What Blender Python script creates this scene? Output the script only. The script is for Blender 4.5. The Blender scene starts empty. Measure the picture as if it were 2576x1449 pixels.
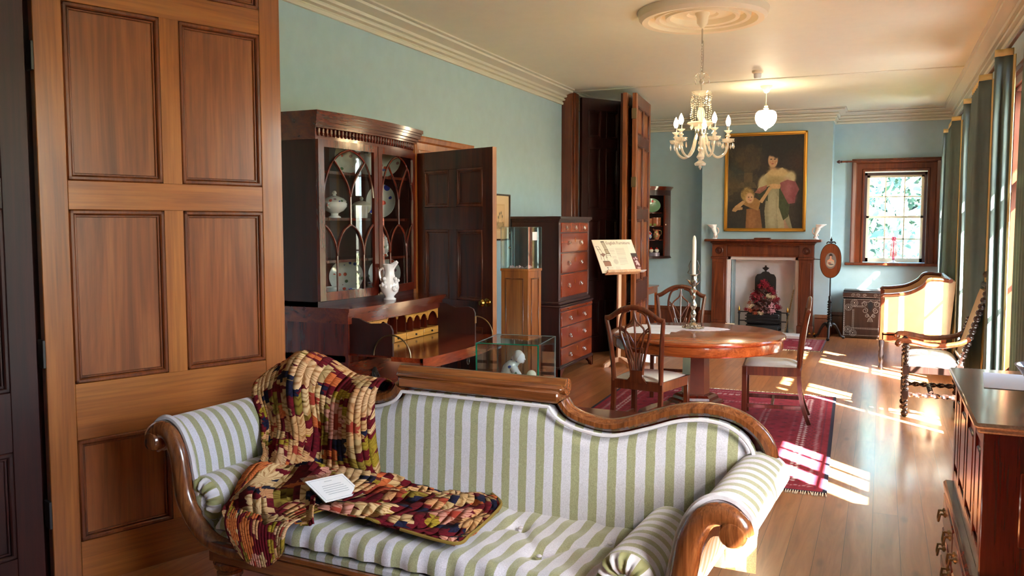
import bpy, math, random
import numpy as np
from mathutils import Vector, Matrix
random.seed(7); rng = np.random.RandomState(7)
R = math.radians; PI = math.pi
SC = bpy.context.scene; COL = SC.collection
# ---------------------------------------------------------------- camera
cd = bpy.data.cameras.new('camera'); cam = bpy.data.objects.new('camera', cd); COL.objects.link(cam)
cam.location = (0, 0, 1.6); cam.rotation_euler = (R(90 - 4.2428), 0, R(23.334))
cd.sensor_width = 36; cd.lens = 36 * 2150 / 2576; cd.clip_start = .05; cd.clip_end = 300
SC.camera = cam
# ---------------------------------------------------------------- light
vs = SC.view_settings; vs.view_transform = 'Standard'; vs.look = 'None'; vs.gamma = 1; vs.exposure = 0.74
vs.use_curve_mapping = False
cy = SC.cycles; cy.use_denoising = True; cy.max_bounces = 10; cy.diffuse_bounces = 6; cy.glossy_bounces = 4
cy.transparent_max_bounces = 16; cy.transmission_bounces = 4; cy.sample_clamp_indirect = 6; cy.caustics_reflective = False; cy.caustics_refractive = False
W = bpy.data.worlds.new('world'); SC.world = W; W.use_nodes = True
wn = W.node_tree; bg = wn.nodes['Background']; sky = wn.nodes.new('ShaderNodeTexSky')
sky.sky_type = 'NISHITA'; sky.sun_disc = False; sky.sun_elevation = R(38); sky.sun_rotation = R(135); sky.altitude = 100; sky.air_density = 1.0; sky.dust_density = 2.0
wn.links.new(sky.outputs[0], bg.inputs[0]); bg.inputs[1].default_value = 3.3
SUN = Vector((-.552, .56, -.616))
sl = bpy.data.lights.new('sun', 'SUN'); sl.energy = 150; sl.angle = R(.6); sl.color = (1, .97, .94)
so = bpy.data.objects.new('sun', sl); COL.objects.link(so); so.rotation_euler = SUN.to_track_quat('-Z', 'Y').to_euler(); so.location = (8, -8, 10)
def area(name, loc, rot, sx, sy, e, col):
    l = bpy.data.lights.new(name, 'AREA'); l.shape = 'RECTANGLE'; l.size = sx; l.size_y = sy; l.energy = e; l.color = col
    l.cycles.is_portal = True             # a portal emits nothing, it only guides sky sampling through the opening
    o = bpy.data.objects.new(name, l); COL.objects.link(o); o.location = loc; o.rotation_euler = rot
    return o
WINC = [1.45, 4.32, 6.88, 9.28, 11.90]; WW = 1.30
for i, y in enumerate(WINC):           # skylight entering each french window
    area('window_daylight', (1.22, y, 1.35), (0, R(90), 0), 2.6, WW, 46, (.80, .90, 1))
area('window_daylight', (.2, 13.85, 1.75), (R(-90), 0, 0), .8, 1.3, 14, (.82, .92, 1))

# ---------------------------------------------------------------- helpers
def s2l(c):
    c = np.asarray(c, float) / 255.0
    return np.where(c <= .04045, c / 12.92, ((c + .055) / 1.055) ** 2.4)
def srgb(r, g, b): return tuple(float(v) for v in s2l((r, g, b))) + (1.0,)
def cf(p0, p1, p2, p3, n):
    out = []
    for i in range(n):
        t = i / n
        out.append([.5 * ((2 * p1[k]) + (-p0[k] + p2[k]) * t + (2 * p0[k] - 5 * p1[k] + 4 * p2[k] - p3[k]) * t * t + (-p0[k] + 3 * p1[k] - 3 * p2[k] + p3[k]) * t ** 3) for k in range(len(p1))])
    return out
def spline(P, n=6, closed=False):
    P = [tuple(p) for p in P]; m = len(P); out = []
    rngi = range(m) if closed else range(m - 1)
    for i in rngi:
        if closed: a, b, c, d = P[i - 1], P[i], P[(i + 1) % m], P[(i + 2) % m]
        else: a, b, c, d = P[max(i - 1, 0)], P[i], P[i + 1], P[min(i + 2, m - 1)]
        out += cf(a, b, c, d, n)
    if not closed: out.append(list(P[-1]))
    return [tuple(o) for o in out]
class MB:
    def __init__(s): s.v = []; s.f = []; s.m = []; s.mi = 0; s.T = Matrix()
    def add(s, vs, fs):
        b = len(s.v); T = s.T
        s.v += [tuple(T @ Vector(v)) for v in vs]
        s.f += [tuple(i + b for i in f) for f in fs]; s.m += [s.mi] * len(fs); return s
    def box(s, x0, x1, y0, y1, z0, z1, b=0):
        x0, x1 = sorted((x0, x1)); y0, y1 = sorted((y0, y1)); z0, z1 = sorted((z0, z1))
        b = min(b, (x1 - x0) * .49, (y1 - y0) * .49, (z1 - z0) * .49)
        if b <= 0:
            return s.add([(x, y, z) for z in (z0, z1) for y in (y0, y1) for x in (x0, x1)],
                         [(0, 2, 3, 1), (4, 5, 7, 6), (0, 1, 5, 4), (2, 6, 7, 3), (0, 4, 6, 2), (1, 3, 7, 5)])
        V = []; I = {}
        X = (x0, x1); Y = (y0, y1); Z = (z0, z1); sg = (1, -1)
        for i in (0, 1):
            for j in (0, 1):
                for k in (0, 1):
                    for a in range(3):
                        p = [X[i] + sg[i] * b, Y[j] + sg[j] * b, Z[k] + sg[k] * b]
                        p[a] = (X[i], Y[j], Z[k])[a]
                        I[i, j, k, a] = len(V); V.append(tuple(p))
        F = []
        for k in (0, 1):
            F.append((I[0, 0, k, 2], I[1, 0, k, 2], I[1, 1, k, 2], I[0, 1, k, 2]) if k else (I[0, 0, k, 2], I[0, 1, k, 2], I[1, 1, k, 2], I[1, 0, k, 2]))
            F.append((I[0, k, 0, 1], I[0, k, 1, 1], I[1, k, 1, 1], I[1, k, 0, 1]) if k else (I[0, k, 0, 1], I[1, k, 0, 1], I[1, k, 1, 1], I[0, k, 1, 1]))
            F.append((I[k, 0, 0, 0], I[k, 1, 0, 0], I[k, 1, 1, 0], I[k, 0, 1, 0]) if k else (I[k, 0, 0, 0], I[k, 0, 1, 0], I[k, 1, 1, 0], I[k, 1, 0, 0]))
        for i in (0, 1):
            for j in (0, 1):
                F.append((I[i, j, 0, 0], I[i, j, 0, 1], I[i, j, 1, 1], I[i, j, 1, 0]))
                F.append((I[i, 0, j, 0], I[i, 0, j, 2], I[i, 1, j, 2], I[i, 1, j, 0]))
                F.append((I[0, i, j, 1], I[0, i, j, 2], I[1, i, j, 2], I[1, i, j, 1]))
                for k in (0, 1): F.append((I[i, j, k, 0], I[i, j, k, 1], I[i, j, k, 2]))
        return s.add(V, F)
    def lathe(s, prof, c=(0, 0, 0), n=24, sx=1, sy=1, a0=0, a1=2 * PI, cap=True):
        full = abs(a1 - a0 - 2 * PI) < 1e-6; k = n if full else n + 1; V = []; F = []
        for r, z in prof:
            for i in range(k):
                a = a0 + (a1 - a0) * i / n
                V.append((c[0] + r * sx * math.cos(a), c[1] + r * sy * math.sin(a), c[2] + z))
        m = len(prof)
        for j in range(m - 1):
            for i in range(n):
                i2 = (i + 1) % k
                F.append((j * k + i, j * k + i2, (j + 1) * k + i2, (j + 1) * k + i))
        if cap:
            if prof[0][0] > 1e-4: F.append(tuple(reversed(range(k))))
            if prof[-1][0] > 1e-4: F.append(tuple((m - 1) * k + i for i in range(k)))
        return s.add(V, F)
    def tube(s, path, r, n=8, closed=False, cap=True, sq=1.0):
        P = [Vector(p) for p in path]; m = len(P)
        if not hasattr(r, '__len__'): r = [r] * m
        V = []; F = []; T0 = None; nrm = None
        for i in range(m):
            if closed: t = P[(i + 1) % m] - P[i - 1]
            else: t = P[min(i + 1, m - 1)] - P[max(i - 1, 0)]
            if t.length < 1e-9: t = T0 or Vector((0, 0, 1))
            t = t.normalized()
            if nrm is None:
                ref = Vector((0, 0, 1)) if abs(t.z) < .9 else Vector((0, 1, 0))
                nrm = (ref - t * ref.dot(t)).normalized()
            else:
                nrm = nrm - t * nrm.dot(t)
                nrm = nrm.normalized() if nrm.length > 1e-6 else t.orthogonal().normalized()
            T0 = t; bn = t.cross(nrm)
            for k in range(n):
                a = 2 * PI * k / n + (PI / 4 if n == 4 else 0)
                V.append(tuple(P[i] + nrm * (math.cos(a) * r[i]) + bn * (math.sin(a) * r[i] * sq)))
        for i in range(m if closed else m - 1):
            j = (i + 1) % m
            for k in range(n):
                k2 = (k + 1) % n
                F.append((i * n + k, i * n + k2, j * n + k2, j * n + k))
        if cap and not closed: F.append(tuple(reversed(range(n)))); F.append(tuple((m - 1) * n + k for k in range(n)))
        return s.add(V, F)
    def prism(s, poly, d0, d1, ax='y'):
        n = len(poly)
        def P(a, b, d): return {'y': (a, d, b), 'z': (a, b, d), 'x': (d, a, b)}[ax]
        V = [P(a, b, d0) for a, b in poly] + [P(a, b, d1) for a, b in poly]
        F = [tuple(range(n)), tuple(range(2 * n - 1, n - 1, -1))]
        F += [(i, i + n, (i + 1) % n + n, (i + 1) % n) for i in range(n)]
        return s.add(V, F)
    def grid(s, nu, nv, f, cu=False):
        V = [f(i / (nu if cu else nu - 1), j / (nv - 1)) for j in range(nv) for i in range(nu)]
        F = [(j * nu + i, j * nu + (i + 1) % nu, (j + 1) * nu + (i + 1) % nu, (j + 1) * nu + i) for j in range(nv - 1) for i in range(nu if cu else nu - 1)]
        return s.add(V, F)
    def ball(s, c, r, n=12, sx=1, sy=1, sz=1):
        m = max(4, n // 2); return s.lathe([(max(1e-5, r * math.sin(PI * j / m)), -r * sz * math.cos(PI * j / m)) for j in range(m + 1)], c, n, sx, sy, cap=False)
    def mould(s, path, prof, closed=False):
        """path: xy points; profile (d,z): d offset to the left of the path"""
        n = len(path); V = []; k = len(prof)
        P = [Vector((p[0], p[1])) for p in path]
        for i in range(n):
            if closed or 0 < i < n - 1:
                a = (P[i] - P[i - 1]).normalized(); b = (P[(i + 1) % n] - P[i]).normalized()
            elif i == 0: a = b = (P[1] - P[0]).normalized()
            else: a = b = (P[-1] - P[-2]).normalized()
            na = Vector((-a.y, a.x)); nb = Vector((-b.y, b.x)); m_ = na + nb; m_ = m_ / max(.2, m_.dot(na))
            for d, z in prof: q = P[i] + m_ * d; V.append((q.x, q.y, z))
        F = []
        for i in range(n if closed else n - 1):
            j = (i + 1) % n
            for t in range(k):
                u = (t + 1) % k; F.append((i * k + t, j * k + t, j * k + u, i * k + u))
        if not closed: F += [tuple(range(k)), tuple((n - 1) * k + t for t in reversed(range(k)))]
        return s.add(V, F)
    def build(s, name, mat, parent=None, smooth=True, ang=38, loc=None, solid=0, sub=0):
        me = bpy.data.meshes.new(name); me.from_pydata(s.v, [], s.f)
        mats = mat if isinstance(mat, (list, tuple)) else [mat]
        for m in mats: me.materials.append(m)
        if len(mats) > 1: me.polygons.foreach_set('material_index', [min(i, len(mats) - 1) for i in s.m])
        me.update()
        import bmesh
        bm = bmesh.new(); bm.from_mesh(me); bmesh.ops.recalc_face_normals(bm, faces=bm.faces[:]); bm.to_mesh(me); bm.free()
        if smooth:
            me.polygons.foreach_set('use_smooth', [True] * len(me.polygons)); me.set_sharp_from_angle(angle=R(ang))
        o = bpy.data.objects.new(name, me); COL.objects.link(o)
        if parent: o.parent = parent
        if loc: o.location = loc
        if sub:
            q = o.modifiers.new('s', 'SUBSURF'); q.levels = sub; q.render_levels = sub
        if solid:
            q = o.modifiers.new('t', 'SOLIDIFY'); q.thickness = solid; q.offset = 0
        return o
def tag(o, label, cat, group=None, kind=None):
    if label: o['label'] = label
    if cat: o['category'] = cat
    if group: o['group'] = group
    if kind: o['kind'] = kind
    return o
def thing(name, label, cat, loc=(0, 0, 0), rz=0, group=None):
    o = bpy.data.objects.new(name, None); COL.objects.link(o); o.empty_display_size = .1
    o.location = loc; o.rotation_euler = (0, 0, R(rz)); return tag(o, label, cat, group)
def struct(o): o['kind'] = 'structure'; return o
def kids(o): return [c for c in COL.objects if c.parent == o]
def copy_tree(o, parent=None):
    c = o.copy(); COL.objects.link(c); c.parent = parent
    for ch in kids(o): copy_tree(ch, c)
    return c
def plab(o, t): o['label'] = t; return o

# ---------------------------------------------------------------- materials
def newmat(name):
    m = bpy.data.materials.new(name); m.use_nodes = True; nt = m.node_tree; nt.nodes.clear()
    out = nt.nodes.new('ShaderNodeOutputMaterial'); p = nt.nodes.new('ShaderNodeBsdfPrincipled'); nt.links.new(p.outputs[0], out.inputs[0])
    return m, nt, p, out
def nd(nt, t, **k):
    n = nt.nodes.new(t)
    for a, v in k.items():
        if a in n.inputs: n.inputs[a].default_value = v
        else: setattr(n, a, v)
    return n
def ramp(nt, fac, stops, interp='LINEAR'):
    r = nt.nodes.new('ShaderNodeValToRGB'); r.color_ramp.interpolation = interp; e = r.color_ramp.elements
    while len(e) < len(stops): e.new(.5)
    for i, (p, c) in enumerate(stops): e[i].position = p; e[i].color = c
    nt.links.new(fac, r.inputs[0]); return r.outputs[0]
def mixc(nt, f, a, b, mode='MIX'):
    n = nt.nodes.new('ShaderNodeMix'); n.data_type = 'RGBA'; n.blend_type = mode
    for sck, v in ((n.inputs[0], f), (n.inputs[6], a), (n.inputs[7], b)):
        if hasattr(v, 'links'): nt.links.new(v, sck)
        else: sck.default_value = v
    return n.outputs[2]
def mth(nt, op, a, b=0.0, c=None):
    n = nt.nodes.new('ShaderNodeMath'); n.operation = op
    for i, v in enumerate((a, b) if c is None else (a, b, c)):
        if hasattr(v, 'links'): nt.links.new(v, n.inputs[i])
        else: n.inputs[i].default_value = v
    return n.outputs[0]
def coords(nt, scale=(1, 1, 1), rnd=True, kind='Object'):
    tc = nt.nodes.new('ShaderNodeTexCoord'); mp = nt.nodes.new('ShaderNodeMapping'); mp.inputs['Scale'].default_value = scale
    nt.links.new(tc.outputs[kind], mp.inputs[0])
    if rnd:
        oi = nt.nodes.new('ShaderNodeObjectInfo'); ml = mth(nt, 'MULTIPLY', oi.outputs['Random'], 37.0)
        cb = nt.nodes.new('ShaderNodeCombineXYZ')
        for i in range(3): nt.links.new(ml, cb.inputs[i])
        nt.links.new(cb.outputs[0], mp.inputs['Location'])
    return mp.outputs[0]
def noise(nt, vec, scale, detail=3, rough=.55, dist=0):
    n = nd(nt, 'ShaderNodeTexNoise', Scale=scale, Detail=detail, Roughness=rough, Distortion=dist); nt.links.new(vec, n.inputs['Vector']); return n.outputs['Fac']
def bump(nt, p, h, st=.3, dist=.01):
    b = nd(nt, 'ShaderNodeBump', Strength=st, Distance=dist); nt.links.new(h, b.inputs['Height']); nt.links.new(b.outputs[0], p.inputs['Normal'])
def plain(name, col, rough=.5, metal=0, coat=0, bmp=0, spec=.5, var=.0):
    m, nt, p, _ = newmat(name); p.inputs['Base Color'].default_value = col
    p.inputs['Roughness'].default_value = rough; p.inputs['Metallic'].default_value = metal; p.inputs['Coat Weight'].default_value = coat
    p.inputs['Coat Roughness'].default_value = .1; p.inputs['Specular IOR Level'].default_value = spec
    v = coords(nt)
    n = noise(nt, v, 9, 4)
    if var:
        dk = tuple(c * (1 - var) for c in col[:3]) + (1,); lt = tuple(min(1, c * (1 + var * .6)) for c in col[:3]) + (1,)
        nt.links.new(ramp(nt, n, [(.3, dk), (.7, lt)]), p.inputs['Base Color'])
    if bmp: bump(nt, p, noise(nt, v, 60, 3), bmp, .004)
    return m
def wood(name, dark, mid, light, axis='z', rough=.32, coat=.35, sc=1.0, fig=1.6):
    m, nt, p, _ = newmat(name)
    st = {'x': (.09, 1, 1), 'y': (1, .09, 1), 'z': (1, 1, .09)}[axis]
    v = coords(nt, tuple(a * 9 * sc for a in st)); n1 = noise(nt, v, 1.0, 5, .6, fig)
    c = ramp(nt, n1, [(.25, dark), (.5, mid), (.78, light)])
    v2 = coords(nt, tuple(a * 120 * sc for a in ({'x': (.03, 1, 1), 'y': (1, .03, 1), 'z': (1, 1, .03)}[axis]))); n2 = noise(nt, v2, 1.0, 2)
    g = ramp(nt, n2, [(.3, (.72, .72, .72, 1)), (.6, (1, 1, 1, 1))])
    nt.links.new(mixc(nt, 1.0, c, g, 'MULTIPLY'), p.inputs['Base Color'])
    p.inputs['Roughness'].default_value = rough; p.inputs['Coat Weight'].default_value = coat; p.inputs['Coat Roughness'].default_value = .12
    bump(nt, p, n2, .06, .002); return m
M = {}
M['cedar'] = wood('cedar', srgb(116, 58, 22), srgb(156, 90, 38), srgb(178, 112, 52), sc=.7, fig=1.0, coat=.2)
M['cedar_h'] = wood('cedar_h', srgb(116, 58, 22), srgb(156, 90, 38), srgb(178, 112, 52), 'x', sc=.7, fig=1.0, coat=.2)
M['cedar_panel'] = wood('cedar_panel', srgb(96, 48, 20), srgb(136, 74, 36), srgb(160, 98, 54), fig=2.2, sc=.55, coat=.3)
M['cedar_mould'] = wood('cedar_mould', srgb(60, 24, 8), srgb(110, 52, 20), srgb(140, 74, 30))
M['maho'] = wood('mahogany', srgb(44, 10, 6), srgb(84, 26, 14), srgb(112, 42, 22), rough=.25, coat=.45)
M['maho_h'] = wood('mahogany_h', srgb(54, 14, 8), srgb(96, 34, 18), srgb(124, 52, 26), 'x', rough=.2, coat=.8)
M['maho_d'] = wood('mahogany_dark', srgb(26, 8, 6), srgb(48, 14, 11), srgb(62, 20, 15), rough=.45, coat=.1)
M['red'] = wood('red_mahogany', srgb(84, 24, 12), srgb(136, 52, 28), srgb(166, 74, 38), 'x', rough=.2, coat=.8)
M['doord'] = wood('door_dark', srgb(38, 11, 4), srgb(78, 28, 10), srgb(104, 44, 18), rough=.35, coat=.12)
M['fold_l'] = wood('fold_door_lit', srgb(96, 44, 18), srgb(142, 78, 38), srgb(168, 102, 54), rough=.35, coat=.15)  # lighter copy of the folding door wood, its light put into the colour
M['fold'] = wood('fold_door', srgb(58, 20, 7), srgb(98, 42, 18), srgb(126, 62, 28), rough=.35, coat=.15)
M['walnut'] = wood('walnut', srgb(72, 34, 14), srgb(116, 64, 32), srgb(150, 92, 50), rough=.25, coat=.6, sc=2.2, fig=3)
M['walnut_h'] = wood('walnut_h', srgb(78, 36, 14), srgb(120, 66, 32), srgb(156, 96, 48), 'x', rough=.25, coat=.6, sc=1.6, fig=2)
M['chair'] = wood('chair_wood', srgb(56, 20, 10), srgb(96, 44, 22), srgb(126, 66, 36), rough=.28, coat=.5, sc=2)
M['table'] = wood('table_wood', srgb(104, 42, 14), srgb(158, 78, 34), srgb(188, 104, 50), 'x', rough=.2, coat=.45, fig=2)
M['satin'] = wood('satinwood', srgb(176, 110, 40), srgb(208, 146, 62), srgb(228, 170, 84), 'x', rough=.3)
M['pine'] = wood('pale_pine', srgb(196, 148, 110), srgb(222, 178, 140), srgb(236, 198, 164), rough=.45, coat=.1)
M['oak'] = wood('dark_oak', srgb(24, 14, 12), srgb(46, 28, 22), srgb(64, 42, 34), rough=.35, coat=.25)
M['wall'] = plain('wall_paint', srgb(164, 192, 204), .62, bmp=.05, var=.04)
M['cream'] = plain('cream_paint', srgb(238, 226, 196), .5, bmp=.03)
M['ceil'] = plain('ceiling_paint', srgb(230, 231, 208), .55, var=.02)
M['cornice'] = plain('cornice_paint', srgb(212, 212, 196), .5)
M['white'] = plain('white_paint', srgb(236, 234, 232), .5, bmp=.05, var=.03)
M['plaster'] = plain('plaster_white', srgb(226, 222, 226), .7, bmp=.2, var=.05)
M['china'] = plain('white_china', srgb(244, 244, 246), .12, coat=.6)
M['brass'] = plain('brass', srgb(196, 152, 70), .25, 1)
M['dbrass'] = plain('dull_brass', srgb(150, 128, 96), .35, 1)
M['silver'] = plain('silver', srgb(196, 190, 180), .22, 1)
M['black'] = plain('black_iron', srgb(22, 22, 24), .45)
M['blackwood'] = plain('ebony', srgb(18, 12, 12), .3)
M['pad'] = plain('seat_linen', srgb(226, 224, 210), .8, bmp=.3, var=.04)
M['candle'] = plain('candle_wax', srgb(246, 244, 232), .4)
M['paper'] = plain('paper', srgb(236, 238, 240), .6)
M['curtain'] = plain('curtain_green', srgb(92, 108, 106), .75, bmp=.25, var=.1)
M['curtlin'] = plain('curtain_lining', srgb(224, 186, 96), .7)
M['curtrope'] = plain('gold_trim', srgb(214, 190, 128), .7)
M['gold'] = plain('gilt', srgb(196, 140, 52), .35, .6)
M['tan'] = plain('tan_damask', srgb(192, 164, 128), .7, bmp=.2, var=.08)
M['wood_edge'] = plain('dark_line', srgb(40, 16, 8), .4)
M['apple'] = plain('apple_skin', srgb(196, 40, 30), .25, coat=.3, var=.25)
m_ = M['curtain'].node_tree; _p = [n for n in m_.nodes if n.type == 'BSDF_PRINCIPLED'][0]; _o = [n for n in m_.nodes if n.type == 'OUTPUT_MATERIAL'][0]
_t = m_.nodes.new('ShaderNodeBsdfTranslucent'); _t.inputs[0].default_value = srgb(150, 160, 130); _x = m_.nodes.new('ShaderNodeMixShader'); _x.inputs[0].default_value = .12
m_.links.new(_p.outputs[0], _x.inputs[1]); m_.links.new(_t.outputs[0], _x.inputs[2]); m_.links.new(_x.outputs[0], _o.inputs[0])
def glassy(name, tint=(1, 1, 1, 1), gl=.08, body=0.0, bodycol=(1, 1, 1, 1), rough=0.02, scale=1.0):
    m, nt, p, out = newmat(name); nt.nodes.remove(p)
    tr = nd(nt, 'ShaderNodeBsdfTransparent', Color=tint); g = nd(nt, 'ShaderNodeBsdfGlossy', Roughness=rough)
    lw = nd(nt, 'ShaderNodeLayerWeight', Blend=.5); f = mth(nt, 'MULTIPLY_ADD', mth(nt, 'POWER', lw.outputs['Facing'], 4.0), scale * .9, gl + .04)
    mx = nd(nt, 'ShaderNodeMixShader'); nt.links.new(f, mx.inputs[0]); nt.links.new(tr.outputs[0], mx.inputs[1]); nt.links.new(g.outputs[0], mx.inputs[2])
    last = mx.outputs[0]
    if body:
        d = nd(nt, 'ShaderNodeBsdfDiffuse', Color=bodycol); tl = nd(nt, 'ShaderNodeBsdfTranslucent', Color=bodycol)
        ad = nd(nt, 'ShaderNodeMixShader', Fac=.5); nt.links.new(d.outputs[0], ad.inputs[1]); nt.links.new(tl.outputs[0], ad.inputs[2])
        m2 = nd(nt, 'ShaderNodeMixShader', Fac=body); nt.links.new(last, m2.inputs[1]); nt.links.new(ad.outputs[0], m2.inputs[2]); last = m2.outputs[0]
    nt.links.new(last, out.inputs[0]); return m
M['glass'] = glassy('window_glass', (.97, .99, .98, 1), .0)
M['oldglass'] = glassy('old_glass', (.80, .84, .83, 1), .05)
M['caseglass'] = glassy('case_glass', (.94, .97, .96, 1), .03)
M['glassedge'] = glassy('glass_edge', (.2, .8, .6, 1), .1, .55, srgb(40, 170, 140))
M['crystal'] = glassy('crystal', (.97, .96, .94, 1), .22, .34, (1, .96, .88, 1), .04, 1.0)
M['pinkglass'] = glassy('pink_glass', (.9, .5, .6, 1), .1, .4, srgb(210, 80, 110))
def emis(name, col, st):
    m, nt, p, out = newmat(name); p.inputs['Base Color'].default_value = (1, 1, 1, 1); p.inputs['Emission Color'].default_value = col; p.inputs['Emission Strength'].default_value = st; return m
M['bulb'] = emis('bulb', (1, .72, .38, 1), 90)
M['globe'] = emis('globe_glass', (1, .80, .52, 1), 22)
def vcol(name, rough=.6, coat=0, bmp=0):
    m, nt, p, _ = newmat(name); a = nd(nt, 'ShaderNodeAttribute', attribute_name='Col'); nt.links.new(a.outputs['Color'], p.inputs['Base Color'])
    p.inputs['Roughness'].default_value = rough; p.inputs['Coat Weight'].default_value = coat
    if bmp: bump(nt, p, noise(nt, coords(nt), 400, 2), bmp, .003)
    return m
M['paint'] = vcol('oil_paint', .65, 0); M['print'] = vcol('printed_paper', .6); M['rug'] = vcol('rug_wool', .95, 0, .5)
def painted(name, w, h, nx, ny, fn, mat, parent=None, flat=False, y=0.0):
    """a flat picture w x h; fn(u,v)->rgb (srgb 0..255) over unit square, v up"""
    u = np.linspace(0, 1, nx); v = np.linspace(0, 1, ny); U, V = np.meshgrid(u, v)
    X = (U - .5) * w; Z = (V - .5) * h; Y0 = np.zeros_like(X) + y
    co = np.stack([X, Z, Y0], -1) if flat else np.stack([X, Y0, Z], -1)
    idx = np.arange(nx * ny).reshape(ny, nx)
    f = np.stack([idx[:-1, :-1], idx[:-1, 1:], idx[1:, 1:], idx[1:, :-1]], -1).reshape(-1, 4)
    me = bpy.data.meshes.new(name); me.from_pydata(co.reshape(-1, 3).tolist(), [], f.tolist())
    rgb = s2l(np.clip(fn(U, V), 0, 255)); c = np.ones((ny, nx, 4)); c[..., :3] = rgb
    at = me.color_attributes.new('Col', 'FLOAT_COLOR', 'POINT'); at.data.foreach_set('color', c.astype(np.float32).ravel())
    me.materials.append(mat); me.update()
    o = bpy.data.objects.new(name, me); COL.objects.link(o); o.parent = parent; return o
class Pic:
    def __init__(s, U, V, bg): s.U = U; s.V = V; s.c = np.zeros(U.shape + (3,)) + np.array(bg, float)
    def mix(s, m, col):
        m = np.clip(m, 0, 1)[..., None]; s.c = s.c * (1 - m) + np.array(col, float) * m
    def ell(s, cx, cy, rx, ry, col, rot=0, soft=.15, op=1.0):
        a = R(rot); x = s.U - cx; y = s.V - cy; X = (x * math.cos(a) + y * math.sin(a)) / rx; Y = (-x * math.sin(a) + y * math.cos(a)) / ry
        d = np.sqrt(X * X + Y * Y); s.mix(op * np.clip((1 - d) / soft + .5, 0, 1), col)
    def rect(s, x0, x1, y0, y1, col, op=1.0): s.mix(op * ((s.U >= x0) & (s.U <= x1) & (s.V >= y0) & (s.V <= y1)), col)
    def poly(s, P, col, op=1.0):
        ins = np.zeros(s.U.shape, bool); n = len(P)
        for i in range(n):
            x1, y1 = P[i]; x2, y2 = P[(i + 1) % n]
            if y1 == y2: continue
            c = ((y1 > s.V) != (y2 > s.V)) & (s.U < (x2 - x1) * (s.V - y1) / (y2 - y1) + x1); ins ^= c
        s.mix(op * ins, col)
    def line(s, P, wd, col, op=1.0, asp=1.0):
        for (x1, y1), (x2, y2) in zip(P[:-1], P[1:]):
            dx, dy = x2 - x1, (y2 - y1) * asp; L = dx * dx + dy * dy + 1e-12
            t = np.clip(((s.U - x1) * dx + (s.V - y1) * asp * dy) / L, 0, 1)
            d = np.hypot(s.U - x1 - t * dx, (s.V - y1) * asp - t * dy); s.mix(op * np.clip((wd - d) / (wd * .5) + .5, 0, 1), col)
def nzf(U, V, s, seed=0):
    r = np.random.RandomState(seed); out = 0; a = 1
    for k in range(4):
        n = int(s * 2 ** k) + 2; g = r.rand(n + 1, n + 1); x = U * (n - 1); y = V * (n - 1); i = np.floor(x).astype(int); j = np.floor(y).astype(int); fx = x - i; fy = y - j
        fx = fx * fx * (3 - 2 * fx); fy = fy * fy * (3 - 2 * fy)
        out = out + a * ((g[j, i] * (1 - fx) + g[j, i + 1] * fx) * (1 - fy) + (g[j + 1, i] * (1 - fx) + g[j + 1, i + 1] * fx) * fy); a *= .5
    return out / 1.875
def text(s, size, loc, rot, mat, parent, align='CENTER', ext=.0005, name='lettering'):
    c = bpy.data.curves.new(name, 'FONT'); c.body = s; c.size = size; c.align_x = align; c.extrude = ext; c.materials.append(mat)
    o = bpy.data.objects.new(name, c); COL.objects.link(o); bpy.context.view_layer.update(); me = bpy.data.meshes.new_from_object(o.evaluated_get(bpy.context.evaluated_depsgraph_get()))
    bpy.data.objects.remove(o); o = bpy.data.objects.new(name, me); COL.objects.link(o); o.location = loc; o.rotation_euler = rot; o.parent = parent; return o
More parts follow.
